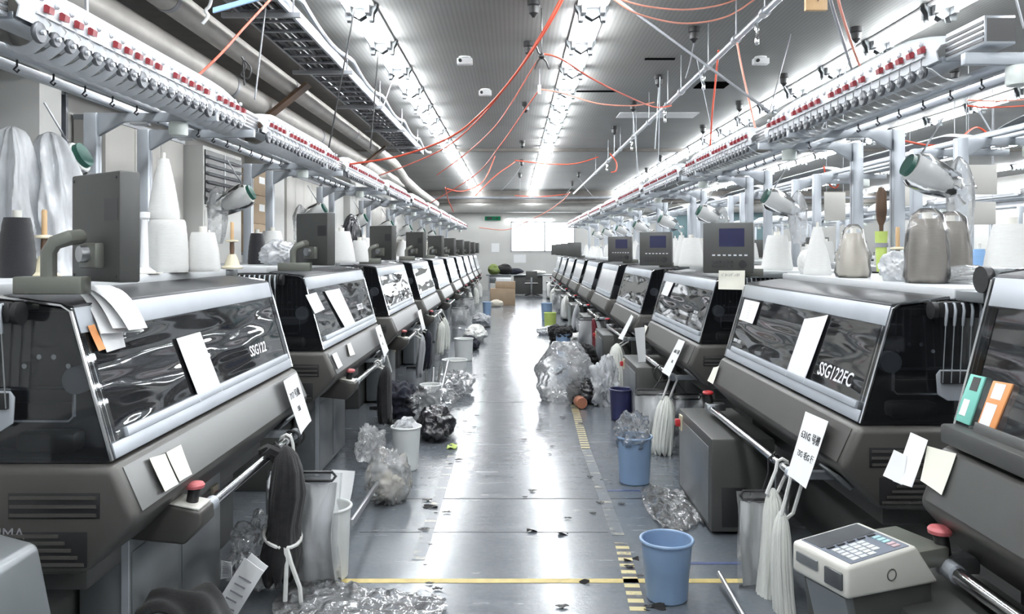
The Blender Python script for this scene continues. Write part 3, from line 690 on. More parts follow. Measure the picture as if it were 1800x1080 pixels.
    if side == 0:
        br.prism([(hx + .025, hz + .02), (hx - .13, hz + .05), (hx - .25, hz - .08), (hx - .04, hz - .10), (hx + .03, hz - .03)], t0 - .13, t0)
        st = br.build('stop_bracket', 'body', e, bevel=.012, seg=3); MB().prism([(hx + .015, hz + .022), (hx - .125, hz + .05), (hx - .125, hz + .056), (hx + .015, hz + .03)], t0 - .125, t0 - .005).build('bracket_top', 'cream', st, bevel=.004)
    else:
        br.box(hx - .1, hx + .03, t0 - .06, t0 - .0, hz - .02, hz + .03); st = br.build('stop_bracket', 'steel', e, bevel=.01)
    sx, sy = (hx - .035, t0 - .065) if side == 0 else (hx - .0, t0 - .03)
    MB().cyl((sx, sy, hz + .03), (sx + .01, sy, hz + .085), .022, n=14).build('stop_switch', 'black', st)
    MB().lathe([(.02, 0), (.034, .004), (.036, .014), (.03, .022), (.01, .026)], 18, (sx + .012, sy, hz + .085)).build('emergency_stop_button', 'pink' if side == 0 or style else 'red', st)
    MB().box(-.15, hx - .01, t1 - .02, t1 + .02, hz - .018, hz + .018).build('rail_bracket', 'aluw', e, bevel=.004)
    TQ = 1.2 if side == 0 else -.1
    if lvl:
        o = MB().box(lx, lx + .012, TQ - .035, TQ + .035, .43, .53).build('switch_plate', 'ivory', e); MB().box(lx + .012, lx + .045, TQ - .02, TQ + .02, .455, .505).build('rotary_switch', 'red', o, bevel=.008)
        MB().prism([(.0, .64), (.06, .70), (.05, .71), (-.02, .655)], L - .3, L - .1).build('grip_handle', 'greycab', e, bevel=.006)
    return e
def make_far_machine():
    e = empty('knitting_machine'); L = ML
    MB().prism([(.02, .935), (.09, .765), (-.07, .6), (-.78, .58), (-.78, .935)], -.03, L + .03).build('bed_housing', 'body', e, bevel=.02)
    MB().box(-.74, -.0, .05, L - .05, 0, .59).build('base_cabinet', 'dark', e)
    strip(MB(), 0, L, .0, 1., -.01, .01).build('cover', 'panel', e)
    MB().box(-.86, -.3, .02, L - .02, .93, BZ - .045).build('back_column', 'dark', e)
    MB().box(-1.18, -.34, 0, L, BZ - .045, BZ).build('top_board', 'board', e)
    MB().box(-.1, .24, .05, .12, BZ + .02, BZ + .35).build('monitor', 'dark', e, bevel=.008); MB().box(-.2, .0, .08, .11, BZ, BZ + .1).build('monitor_arm', 'olive', e)
    return e
# ---------------------------------------------------------------- yarn stand: two posts, arms, bars and the tension rail
SL = 2.42
def make_stand(lvl, side=0, far=False):
    e = empty('yarn_stand')
    for t in (.12, 2.3):
        p = MB().box(-1.28, -1.2, t - .035, t + .035, .012, 2.48).build('post', 'aluw', e, bevel=.006)
        MB().box(-1.2, -1.199, t - .008, t + .008, .02, 2.46).build('post_groove', 'greycable', p)
        MB().box(-1.33, -1.15, t - .09, t + .09, 0, .012).build('foot_plate', 'steel', p)
        a = MB().prism([(-1.2, 2.48), (-1.2, 2.34), (-1.05, 2.425), (-.48, 2.43), (-.48, 2.48)], t - .018, t + .018).build('arm', 'aluw', e, bevel=.004)
        MB().box(-1.0, -.9, t - .03, t + .03, 2.41, 2.424).build('arm_bracket', 'steel', a)
    MB().lathe([(.05, 0), (.055, .01), (.055, .07), (.05, .08)], 18, (-.72, 2.3, 2.345)).build('signal_lamp', 'lampw', e)
    for x in (-.86, -1.03):
        MB().box(x - .02, x + .02, -.19, 2.61, 2.482, 2.526).build('guide_bar', 'alu', e, bevel=.003)
    if lvl:
        for i in range(9):
            t = .1 + i * .28
            MB().tube([(-.86, t, 2.482), (-.86, t, 2.455), (-.875, t, 2.44), (-.86, t, 2.428), (-.85, t, 2.44)], .005, 5).build('yarn_eye', 'cable', e)
    # tension rail: an arched white hood over a row of tension units, a finned profile at the end nearer the entrance
    t0, t1 = (.36, 2.86) if side == 0 else (SL - 2.86, SL - .36)
    sg = 1 if side == 0 else -1; te = t0 if side == 0 else t1
    def hood(u, v):
        t = t0 + (t1 - t0) * u; d = min(u, 1 - u) * (t1 - t0); k = min(1., .42 + .58 * math.sqrt(min(1, d / .42)))
        pr = [(-.505, .0), (-.495, .10), (-.515, .16), (-.56, .19), (-.62, .195), (-.68, .17)]
        i = min(4, int(v * 5)); f = v * 5 - i; x = pr[i][0] * (1 - f) + pr[i + 1][0] * f; z = pr[i][1] * (1 - f) + pr[i + 1][1] * f
        return Vector((x, t, 2.505 + z * k))
    rail = MB().sheet(hood, 26, 10, .006).build('tension_rail', 'rail', e, ang=60)
    MB().box(-.66, -.53, t0 + .02, t1 - .02, 2.50, 2.53).build('rail_channel', 'alu', rail, bevel=.004)
    MB().box(-.5, -.488, t0 + .1, t1 - .1, 2.545, 2.553).build('rail_lip', 'rail', rail)
    a, b = sorted((te - sg * .31, te - sg * .01))
    MB().box(-.66, -.53, a, b, 2.50, 2.62).build('rail_end_profile', 'alu', rail, bevel=.004)
    g = MB()
    for i in range(4): g.box(-.530, -.527, a + .005, b - .005, 2.515 + i * .024, 2.528 + i * .024)
    g.build('profile_groove', 'black', rail)
    MB().box(-.66, -.54, min(a, b) - .002 if side == 0 else b - .0, (a if side == 0 else b + .002), 2.512, 2.608).build('profile_opening', 'black', rail)
    if far: return e
    N = 22
    for i in range(N):
        t = t0 + .13 + i * (t1 - t0 - .26) / (N - 1); big = i % 8 == (7 if side else 0)
        r = .042 if big else .03
        MB().lathe([(.010, -.010), (r * .9, -.010), (r, -.004), (r, .004), (r * .9, .010), (r * .3, .012)], 14, (0, 0, 0), lambda q, a, t=t: Vector((-.50 + q.z, t + q.x, 2.48 + q.y))).build('tension_disc', 'disc', rail)
        if lvl:
            MB().cyl((-.50, t, 2.48), (-.476, t, 2.48), .010, n=8).build('disc_hub', 'rail', rail)
            MB().lathe([(.004, -.006), (.012, -.004), (.014, .004), (.008, .012)], 10, (0, 0, 0), lambda q, a, t=t: Vector((-.492 + q.z, t + q.x, 2.612 + q.y))).build('white_stud', 'rail', rail)
        if i % 6 != 4: MB().prism([(-.489, 2.562), (-.468, 2.558), (-.464, 2.582), (-.478, 2.592), (-.488, 2.59)], t + .012, t + .046).build('tension_lever', 'redd', rail)
        if lvl > 1:
            MB().sheet(lambda u, v, t=t: (-.50 - .17 * u, t + .03 + .05 * v + .025 * u, 2.497 - .06 * math.sin(PI * .8 * u) - .02 * v), 5, 2, .004).build('yarn_guide', 'rail', rail)
            MB().tube([(-.488, t + .02, 2.545), (-.475, t + .035, 2.52), (-.478, t + .03, 2.485)], .0035, 5).build('brake_arm', 'chrome', rail)
    return e

ML_ = {0: [], 1: []}; SIDE = ['left', 'right']
protoL = [make_machine(2, 0), make_machine(1, 0), make_machine(0, 0)]
protoR = [make_machine(2, 1), make_machine(1, 1), make_machine(0, 1), make_machine(0, 1, 0, False)]
used = set()
def put(proto, loc, rz, label, cat, group):
    if proto.name not in used:
        used.add(proto.name); proto.location = loc; proto.rotation_euler = (0, 0, rz); tag(proto, label, cat, group); return proto
    o = dup(proto, loc, rz, label, group); o['category'] = cat; return o
def lv(i, s=0): return 0 if i < 2 else 1 if i < (4 if s == 0 else 3) else 2
NL, NR = 10, 10
for i in range(NL):
    lab = 'grey flat-bed knitting machine with clear cover, %s from the camera in the left row' % ORD[i]
    o = put(protoL[lv(i)], (LX, LY0 + i * LP, 0), 0, lab, 'knitting machine', 'knitting machines along the left of the aisle')
    o.scale = (1, 1, 1.03)
for i in range(NR - 1):
    lab = 'grey flat-bed knitting machine with clear cover, %s from the camera in the right row' % ORD[i + 1]
    put(protoR[3 if i in (3, 4) else lv(i, 1)], (RX, RY0 + i * RP + ML, 0), PI, lab, 'knitting machine', 'knitting machines along the right of the aisle')
near = make_machine(2, 1, 1); near.location = (RX - .02, RY0 - RP + ML + .03, 0); near.rotation_euler = (0, 0, PI); near.scale = (1, 1, 1.10)
tag(near, 'dark-framed knitting machine nearest the camera in the right row, behind the cream keypad console', 'knitting machine', 'knitting machines along the right of the aisle')
sd = [[make_stand(l, s) for l in (2, 1, 0)] for s in (0, 1)]
for i in range(-1, NL):
    put(sd[0][0 if i < 2 else 1 if i < 4 else 2], (LX - .02, LY0 + i * LP, 0), 0, 'aluminium yarn stand with white tension rail, %s from the camera in the left row' % ORD[i + 1], 'yarn stand', 'yarn stands along the left of the aisle')
for i in range(0, NR - 1):
    put(sd[1][0 if i < 2 else 1 if i < 4 else 2], (RX + .0, RY0 + i * RP + SL, 0), PI, 'aluminium yarn stand with white tension rail, %s from the camera in the right row' % ORD[i], 'yarn stand', 'yarn stands along the right of the aisle')
sf = [make_stand(0, 0, True), make_stand(0, 1, True)]
# rows farther right: back to back with the right row, then across the next aisle, and so on
fm_ = make_far_machine()
far_rows = [(4.55, 0, 'second'), (7.35, PI, 'third'), (10.75, 0, 'fourth')]
for X, rz, nm in far_rows:
    for i in range(9):
        Y = RY0 + .4 + i * RP
        if X > 10 and i < 2: continue
        put(fm_, (X, Y + (ML if rz else 0), 0), rz, 'grey knitting machine half hidden in the %s row from the aisle, %s along' % (nm, ORD[i]), 'knitting machine', 'knitting machines in the far right rows')
        put(sf[1 if rz else 0], (X, Y + (SL if rz else 0), 0), rz, 'yarn stand with tension rail in the %s row from the aisle, %s along' % (nm, ORD[i]), 'yarn stand', 'yarn stands in the far right rows')
# ---------------------------------------------------------------- yarn cones
def cone(r0, r1, h, mat, core='cream', wrap=False, lbl=None, coreh=.03):
    e = empty('yarn_cone')
    pr = [(r0 * .55, 0), (r0 * .96, .0), (r0, .012)]
    k = 12
    for i in range(1, k): t = i / k; pr.append((r0 + (r1 - r0) * t + .0012 * (i % 2) + .004 * math.sin(PI * t), .012 + (h - .024) * t))
    pr += [(r1, h - .012), (r1 * .94, h), (r1 * .5, h - .002)]
    MB().lathe(pr, 28).build('wound_yarn', mat, e, ang=50)
    MB().lathe([(r1 * .34, h - .03), (r1 * .33, h + coreh), (r1 * .22, h + coreh), (r1 * .22, h - .03)], 14).build('core_tube', core, e)
    MB().lathe([(r0 * .5, -.008 + .008), (r0 * .5, .002)], 14).build('core_foot', core, e)
    if wrap:
        def fn(q, a):
            n = noise.noise(Vector((math.cos(a) * 2.2, math.sin(a) * 2.2, q.z * 9 + r0 * 50)))
            return Vector((q.x * (1.08 + .16 * n), q.y * (1.08 + .16 * n), q.z))
        MB().lathe([(r0 * 1.05, .003), (r0 * 1.16, .03), (r0 * 1.08, h * .3), (r0 * 1.12, h * .5), (r1 * 1.2, h * .8), (r1 * .95, h + .02), (r1 * .45, h + .05)], 26, fn=fn).build('plastic_wrap', 'wrap', e, ang=70)
    return e
PR = {}
def put_cone(key, X, Y, Z, label, group, args):
    if key not in PR:
        PR[key] = cone(*args[0], **args[1]); PR[key].location = (X, Y, Z); return tag(PR[key], label, 'yarn cone', group)
    o = dup(PR[key], (X, Y, Z), rnd.random() * 6, label, group); o['category'] = 'yarn cone'; return o
K = {'big': ((.1, .085, .26, 'yarnw'), {}), 'tall': ((.075, .026, .3, 'yarnw'), {}), 'short': ((.085, .06, .2, 'yarnw'), {}), 'cream': ((.08, .05, .25, 'yarnc'), dict(wrap=True)),
     'taupe': ((.082, .066, .30, 'yarnt'), dict(wrap=True)), 'black': ((.07, .05, .24, 'yarnk'), {}), 'pink': ((.05, .045, .2, 'yarnp'), {}), 'blue': ((.036, .03, .16, 'yarnb'), {}), 'grey': ((.075, .05, .24, 'yarng'), {}), 'wide': ((.12, .075, .27, 'yarnw'), {}), 'narrow': ((.085, .028, .3, 'yarnw'), {})}
ZL = BZ * 1.03 + .001; ZR = BZ + .001
def cp(key, px, Z, label, z=None, grp=None):
    X = (px - VX) * Z / F
    return put_cone(key, X, Z, (ZL if X < 0 else ZR) if z is None else z, label, grp, K[key])
cp('big', 294, 4.0, 'fat white yarn cone beside the monitor back, a slim cone standing on top of it')
cp('tall', 288, 4.0, 'slim pointed white yarn cone standing on top of the fat one', ZL + .262)
cp('short', 357, 4.12, 'short white yarn cone beside the stacked pair on the near left board')
cp('black', 30, 3.25, 'dark yarn cone under the draped sheet, nearest the camera on the left')
cp('black', 146, 3.9, 'dark yarn cone with cream cap behind the nearest monitor back')
cp('black', 452, 6.25, 'black yarn cone in front of a white one on the second left board')
cp('wide', 478, 6.75, 'white yarn cone behind the black one on the second left board')
cp('wide', 600, 6.9, 'white yarn cone just past the second monitor back in the left row')
cp('tall', 550, 6.5, 'slim pointed white cone rising behind the second monitor back')
cp('short', 632, 7.5, 'short white yarn cone before the third monitor back in the left row')
cp('narrow', 1437, 5.05, 'narrow pointed white yarn cone left of the cream wrapped cone on the near right board')
cp('cream', 1500, 4.55, 'cream yarn cone in a clear bag beside the narrow white cone')
cp('taupe', 1630, 3.78, 'taupe yarn cone half wrapped in clear plastic on a white stand')
cp('taupe', 1671, 4.1, 'taupe yarn cone fully wrapped in plastic, behind the one on the white stand')
cp('blue', 1721, 4.4, 'small blue yarn cone with green base behind the taupe cones')
cp('wide', 1778, 3.6, 'large white yarn cone nearest the right edge of the near right board')
cp('wide', 1366, 6.3, 'broad white yarn cone just right of the largest control monitor')
cp('wide', 1215, 7.6, 'broad white yarn cone between the first two control monitors')
cp('tall', 1198, 7.9, 'slim white cone behind the broad one between the first two control monitors')
cnt = {}
def scatter(X0, X1, Y0, n, z, where, keys, grp):
    for j in range(n):
        k = keys[rnd.randrange(len(keys))]
        Y = Y0 + .12 + (ML - .24) * (j + .5 + rnd.uniform(-.25, .25)) / n
        nm = {'yarnw': 'white', 'yarnc': 'bagged cream', 'yarnt': 'bagged taupe', 'yarnk': 'black', 'yarnp': 'pink', 'yarnb': 'blue', 'yarng': 'grey'}[K[k][0][3]]
        put_cone(k, rnd.uniform(X0, X1), Y, z, '%s yarn cone on %s, %s from its near end' % (nm, where, ORD[j]), grp, K[k])
mix = ['big', 'wide', 'tall', 'short', 'wide', 'short', 'narrow', 'cream', 'black', 'pink', 'grey', 'wide']
for i in range(2, NL): scatter(LX - .52, LX - .98, LY0 + i * LP, 5 if i < 6 else 4, ZL, 'the %s left-row board' % ORD[i], mix, 'yarn cones on the left boards')
for i in range(2, NR - 1): scatter(RX + .50, RX + 1.05, RY0 + i * RP, 5 if i < 6 else 4, ZR, 'the %s right-row board' % ORD[i + 1], mix, 'yarn cones on the right boards')
for X, rz, nm in far_rows[:2]:
    s = 1 if rz else -1
    for i in range(9): scatter(X + s * .5, X + s * 1.05, RY0 + .4 + i * RP, 4, ZR, 'the %s-row right board, %s board' % (nm, ORD[i]), mix, 'yarn cones on the far right boards')
# white conical stand under the taupe cone, spool pins, discs
p0 = at(1630, 498, 3.78)
# spool pins
def pin(px, Z, lab, mat='wood', s=1.):
    X = (px - VX) * Z / F; e = empty('spool_pin', (X, Z, ZL if X < 0 else ZR), 0, lab, 'spool pin')
    MB().lathe([(.06 * s, 0), (.062 * s, .008), (.045 * s, .02), (.032 * s, .06), (.02 * s, .085)], 20).build('base', 'ivory', e)
    MB().lathe([(.012 * s, .08), (.014 * s, .12), (.012 * s, .17)], 12).build('stem', 'brown', e)
    MB().lathe([(.01 * s, .155), (.038 * s, .16), (.036 * s, .168), (.01 * s, .172)], 16).build('flange', 'ivory', e)
    MB().lathe([(.0105 * s, .165), (.0105 * s, .27), (.008 * s, .275)], 12).build('peg', mat, e)
    return e
pin(78, 3.3, 'wooden spool pin on a cream base before the draped plastic sheets')
pin(1578, 4.2, 'wooden spool pin standing beside the lime brush holder')
pin(408, 4.75, 'small spool pin at the far end of the near left board')
# draped milky plastic sheets standing over tall yarn stacks
def drape(c, w_, h, lab, seed, lean=.0, mat='milky'):
    def fn(q, a):
        t = q.z / h
        f = .9 + .42 * (.6 - abs(math.sin(2.5 * a + seed + 1.3 * t))) * (1 - t * .3) + .26 * (.6 - abs(math.sin(4.5 * a + seed * 2 + 3 * t + math.sin(5 * t)))) + .22 * noise.noise(Vector((math.cos(a) * 2.5, math.sin(a) * 2.5, t * 5 + seed)))
        return Vector((q.x * f + lean * t, q.y * f * 1.3, q.z))
    pr = [(w_ * (1.05 - .45 * t - .25 * t ** 4), h * t) for t in [i / 26 for i in range(26)]] + [(w_ * .3, h * 1.0), (w_ * .08, h * 1.03)]
    o = MB().lathe(pr, 110, fn=fn).build('draped_plastic_sheet', mat, ang=80); o.location = c; return tag(o, lab, 'plastic sheet')
def atb(px, Z): return Vector(((px - VX) * Z / F, Z, ZL if px < VX else ZR))
drape(atb(22, 3.45), .13, .62, 'milky plastic sheet draped over yarn, closest to the picture edge on the near left board', 1)
drape(atb(112, 3.62), .15, .62, 'milky plastic sheet draped over a tall stack behind the nearest monitor back', 2.3, -.06)
drape(atb(62, 4.2), .11, .50, 'milky plastic sheet between the two taller draped sheets', 4.)
# white spindle support and monitor-side items on the near left board
e = empty('spindle_stand', atb(254, 3.75), 0, 'slim white plastic spindle stand beside the nearest monitor back', 'stand')
MB().lathe([(.05, 0), (.048, .01), (.02, .03), (.013, .25), (.024, .26), (.024, .285), (.01, .287)], 18).build('spindle', 'white', e)
MB().box(-.06, .06, -.06, .06, 0, .006).build('base', 'cream', e)
# crumpled bags on boards
def crumple(c, rad, mat, lab, seed, cat='plastic bag', name='crumpled_bag', amp=.35, fr=3.2):
    o = MB().blob((0, 0, rad[2] * .75), rad, amp, fr, seed, 0, 5).build(name, mat, ang=75); o.location = c; return tag(o, lab, cat)
crumple(atb(497, 6.0), (.14, .22, .1), 'milky', 'crumpled white plastic bag before the second monitor back', 3)
crumple(atb(618, 7.9), (.1, .14, .26), 'blackbag', 'dark plastic-covered lump behind the third monitor back', 5, amp=.12)
crumple(atb(1585, 4.05), (.09, .11, .085), 'milky', 'crumpled white plastic beside the taupe cones', 6)
crumple(atb(1715, 3.75), (.18, .12, .045), 'bag', 'flat crumpled clear plastic in front of the blue cone', 7)
crumple(atb(1418, 5.25), (.06, .05, .09), 'yarnw', 'rounded white bundle behind the narrow white cone', 8, 'bundle', 'yarn_bundle', .1)
e = empty('winding_unit', atb(1785, 2.98), 0, 'pale grey box unit with black round knob at the near end of the right board', 'machine unit')
MB().box(-.1, .16, -.09, .1, 0, .09).build('housing', 'greycab', e, bevel=.012)
MB().cyl((-.13, 0, .045), (-.1, 0, .045), .05, n=20).build('knob', 'black', e)
# lime holder with brown brush taped to a post
hp = Vector((RX + 1.13, RY0 + 2.30, 1.50))
e = empty('brush_holder', hp, 0, 'lime green tube holder taped to a stand post', 'holder')
MB().lathe([(.03, 0), (.042, .28), (.036, .28), (.026, .01)], 18).build('tube', 'lime', e)
MB().lathe([(.045, .17), (.046, .2)], 18).build('tape_band', 'tapegrey', e)
e = empty('brush', hp + Vector((0, 0, .26)), 0, 'brown wooden-handled brush standing in the lime green holder', 'brush')
MB().lathe([(.012, 0), (.014, .06), (.03, .1), (.036, .16), (.034, .28), (.02, .32), (.008, .325)], 16).build('handle', 'brown', e)
# spare cones held on tilted pegs behind each stand, in plastic
def spare(loc, s, lab, lab2, big=False):
    e = empty('spare_cone', loc, 0, lab, 'yarn cone')
    T = Matrix.Rotation(s * math.radians(116), 4, 'Y')
    def l(pr, nm, mt, n=26):
        o = MB().lathe(pr, n).build(nm, mt, e, ang=50); o.matrix_local = T; return o
    l([(.03, 0), (.085, 0), (.09, .01), (.075, .14), (.05, .26), (.03, .262)], 'wound_yarn', 'yarnw')
    l([(.07, -.03), (.072, -.002), (.03, -.002)], 'base_plug', 'dkgreen')
    def fn(q, a):
        n = noise.noise(Vector((math.cos(a) * 2, math.sin(a) * 2, q.z * 8 + loc[1]))); return Vector((q.x * (1.15 + .2 * n), q.y * (1.15 + .2 * n), q.z))
    o = MB().lathe([(.085, .0), (.1, .04), (.095, .16), (.075, .28), (.03, .34), (.06, .4)], 26, fn=fn, cap=False).build('plastic_wrap', 'wrap', e, ang=70); o.matrix_local = T
    MB().cyl((s * .02, 0, 0), (s * .2, 0, .30), .006, n=6).build('peg', 'greycable', e)
    if lab2:
        def f2(q, a):
            n = noise.noise(Vector((math.cos(a) * 2, math.sin(a) * 2, q.z * 5 + loc[1]))); k = 1 + .35 * n + .12 * math.sin(6 * a)
            return Vector((q.x * k, q.y * k * .7, q.z))
        o = MB().lathe([(.01, 0), (.05, -.05), (.08, -.15), (.085, -.3), (.07, -.45), (.05, -.52)], 30, fn=f2).build('hanging_plastic_bag', 'bag', ang=70)
        o.location = (loc[0] + s * .3, loc[1], loc[2] + .06); tag(o, lab2, 'plastic bag')
for i in range(NR - 2):
    spare((RX + 1.05 + .0, RY0 + i * RP + 1.72, 2.17), 1, 'white yarn cone on a slanted peg by the right stands, %s from the camera' % ORD[i], 'clear plastic bag hanging under the slanted spare cone, %s on the right' % ORD[i] if i < 3 else None)
for i in range(NL - 2):
    spare((LX - 1.12, LY0 + i * LP + 1.9, 2.17), -1, 'white yarn cone on a slanted peg by the left stands, %s from the camera' % ORD[i], 'clear plastic bag hanging under the slanted spare cone, %s on the left' % ORD[i] if i < 3 else None)

# ---------------------------------------------------------------- papers, notes and lettering on the machines
def quad_sheet(corners, mat, name, label, cat, th=.0012, curl=.004, n=None, lines=None):
    """corners: top-left, top-right, bottom-right, bottom-left as seen; lies along its own plane"""
    tl, tr, br, bl = [Vector(q) for q in corners]
    nn = (tr - tl).cross(bl - tl).normalized()
    if nn.dot(Vector((0, 0, H)) - tl) < 0: nn = -nn
    org = (tl + tr + br + bl) / 4; ux = (tr - tl).normalized(); uy = nn.cross(ux)
    R = Matrix((ux, uy, nn)).transposed().to_4x4(); R.translation = org; inv = R.inverted()
    o = MB().sheet(lambda u, v: inv @ (tl.lerp(tr, u).lerp(bl.lerp(br, u), v) + nn * (.004 + curl * (2 * abs(u - .5)) ** 3 + curl * v * v)), 6, 8, th).build(name, mat, ang=60)
    o.matrix_world = R; tag(o, label, cat); return o, (tl, tr, br, bl, nn)
def write(o, quad, u, v, size, body, mat='ink', sx=1., off=.009, italics=0.):
    tl, tr, br, bl, nn = quad
    ux = (tr - tl).normalized(); dn = (bl - tl).normalized()
    c = tl.lerp(tr, u).lerp(bl.lerp(br, u), v) + nn * off
    uy = -(dn)
    R = Matrix((ux * sx, uy, nn)).transposed().to_4x4(); R.translation = c
    t = text_mesh(body, size, mat, 'lettering', None, None, italics)
    Mx = o.matrix_world.inverted() @ R; t.data.transform(Mx); t.parent = o
    if t.data.polygons and False: pass
    return t
sgn = {0: -1, 1: 1}
def cover_plane(side, zs=1.):
    fx = LX if side == 0 else RX; s = sgn[side]
    return Vector((fx, 0, .945 * zs)), Vector((-s * .475 * zs, 0, .135)).normalized()
def panel_plane(side, zs=1.):
    fx = LX if side == 0 else RX; s = sgn[side]
    return Vector((fx - s * .026, 0, .920 * zs)), Vector((-s * .137 * zs, 0, .063)).normalized()
def oncover(side, pts, off=.004, zs=None):
    p, n = cover_plane(side, zs or (1.03 if side == 0 else 1.)); return [on_plane(x, y, p, n) + n * off for x, y in pts]
def onpanel(side, pts, off=.008, zs=None):
    p, n = panel_plane(side, zs or (1.03 if side == 0 else 1.)); return [on_plane(x, y, p, n) + n * off for x, y in pts]
quad_sheet(oncover(0, [(305, 597), (347, 585), (386, 690), (346, 708)]), 'lpaper', 'paper_sheet', 'ruled white paper strip taped on the nearest left machine cover', 'paper')
quad_sheet(oncover(1, [(1418, 562), (1460, 555), (1418, 675), (1385, 662)]), 'lpaper', 'paper_sheet', 'ruled white paper strip on the cover bearing SSG122FC', 'paper')
o, q = quad_sheet(oncover(1, [(1312, 527), (1339, 533), (1327, 571), (1303, 563)]), 'paper', 'notice_sheet', 'small printed notice at the far corner of the SSG122FC cover', 'notice')
for k in range(6): write(o, q, .5, .22 + .12 * k, .011, '------------', 'greyink')
quad_sheet(oncover(0, [(568, 513), (594, 508), (622, 570), (603, 577)]), 'lpaper', 'paper_sheet', 'white paper strip on the second left machine cover', 'paper')
quad_sheet(oncover(0, [(534, 520), (553, 515), (567, 545), (550, 553)]), 'paper', 'notice_sheet', 'pale notice at the near corner of the second left cover', 'notice')
quad_sheet(oncover(1, [(1173, 495), (1186, 498), (1176, 522), (1165, 518)]), 'paper', 'notice_sheet', 'small pale notice on the cover just beyond the SSG122FC machine', 'notice')
quad_sheet(onpanel(0, [(255, 809), (283, 801), (305, 855), (281, 869)]), 'cpaper', 'memo_note', 'cream memo note on the nearest left front panel, the one nearer the camera', 'note')
quad_sheet(onpanel(0, [(285, 799), (311, 785), (329, 838), (307, 851)]), 'cpaper', 'memo_note', 'cream memo note on the nearest left front panel, the one farther along', 'note')
quad_sheet(onpanel(0, [(580, 625), (588, 621), (598, 645), (590, 651)]), 'paper', 'memo_note', 'white memo note on the second left front panel', 'note')
quad_sheet(onpanel(0, [(607, 607), (613, 604), (620, 625), (611, 628)]), 'cpaper', 'memo_note', 'cream memo note farther along the second left front panel', 'note')
quad_sheet(onpanel(1, [(1258, 648), (1268, 645), (1258, 678), (1248, 672)]), 'cpaper', 'memo_note', 'cream sticky note at the far end of the SSG122FC front panel', 'note')
quad_sheet(onpanel(1, [(1136, 573), (1141, 575), (1136, 590), (1131, 590)]), 'cpaper', 'memo_note', 'cream sticky note at the far end of the next front panel', 'note')
# machine number sheets hanging over the front panel edge
def hang_sign(side, pts, label, txt, txt2, zs=None):
    c = onpanel(side, pts, .03, zs)
    o, q = quad_sheet(c, 'paper', 'number_sheet', label, 'sign', curl=.006)
    w_ = (q[1] - q[0]).length
    if txt: write(o, q, .5, .34, w_ * .185, txt, 'ink')
    if txt2: write(o, q, .5, .62, w_ * .15, txt2, 'ink')
    return o
hang_sign(1, [(1430, 730), (1471, 748), (1434, 868), (1400, 842)], 'white number sheet lettered 631G hanging over a front panel', '631G 号機', 'SSG 毛G 行')
hang_sign(0, [(486, 676), (510, 661), (534, 746), (515, 771)], 'white number sheet at the far end of the nearest left machine', '717 号機', 'SSI')
hang_sign(1, [(1201, 600), (1212, 604), (1186, 667), (1172, 658)], 'white number sheet on the machine just beyond the SSG122FC one', '630G 号機', 'SSG')
hang_sign(1, [(1115, 556), (1119, 560), (1101, 601), (1093, 598)], 'white number sheet above the off-white hank on the third right rail', None, None)
hang_sign(0, [(653, 580), (661, 574), (675, 620), (668, 635)], 'white number sheet at the far end of the second left machine', '716', 'SS')
hang_sign(0, [(729, 550), (735, 546), (742, 580), (737, 585)], 'white number sheet at the far end of the third left machine', None, None)
quad_sheet([at(1115, 577, 7.6), at(1133, 575, 7.6), at(1135, 636, 7.6), at(1122, 637, 7.6)], 'paper', 'paper_sheet', 'blank white sheet hanging beside the handrail beyond the strapped wool hank', 'paper')
# lettering painted on covers and bodies (belongs to the machine it is on)
def machine_text(mach, quadpts, body, size, mat, side, sx=1., shear=0., plane='cover', zs=None):
    f = oncover if plane == 'cover' else onpanel
    c = f(side, quadpts, .005 if plane == 'cover' else .0085, zs)
    p, n = (cover_plane if plane == 'cover' else panel_plane)(side, zs or (1.03 if side == 0 else 1.))
    ux = Vector((0, 1, 0)) if side == 0 else Vector((0, -1, 0)); uy = n.cross(ux)
    if uy.z < 0: uy = -uy
    R = Matrix((ux * sx, uy, n)).transposed().to_4x4(); R.translation = c[0]
    t = text_mesh(body, size, mat, 'lettering', None, None, shear, bold=size * .012)
    bpy.context.view_layer.update()
    t.data.transform(mach.matrix_world.inverted() @ R); t.parent = mach; return t
bpy.context.view_layer.update()
byl = {o['label']: o for o in COL.objects if o.parent is None and 'label' in o}
mL = lambda i: byl['grey flat-bed knitting machine with clear cover, %s from the camera in the left row' % ORD[i]]
mR = lambda i: byl['grey flat-bed knitting machine with clear cover, %s from the camera in the right row' % ORD[i + 1]]
machine_text(mR(0), [(1468, 659)], 'SSG122FC', .088, 'mutedink', 1, 1.0, .18)
machine_text(mR(0), [(1297, 600)], 'SHIMA SEIKI', .03, 'mutedink', 1, 1.)
machine_text(mR(1), [(1222, 556)], 'SSG122SV\nSSG 122 SV\nSEMI-JACQ', .03, 'mutedink', 1, 1.1)
machine_text(mR(2), [(1128, 527)], 'SSG122SV', .05, 'mutedink', 1, 1.1)
machine_text(mL(0), [(452, 615)], 'SSG122', .075, 'mutedink', 0, 1.1, .15)
machine_text(mL(1), [(632, 540)], 'SSG122', .07, 'mutedink', 0, 1.1, .15)
machine_text(near, [(1707, 865)], 'SEIKI', .065, 'greyink', 1, 1.1, 0, 'panel', 1.1)
t = text_mesh('SHIMA', .05, 'greyink'); R = Matrix.Translation((LX - .33, LY0 - .032, .75)) @ Matrix.Rotation(PI / 2, 4, 'X')
t.data.transform(mL(0).matrix_world.inverted() @ R); t.parent = mL(0)
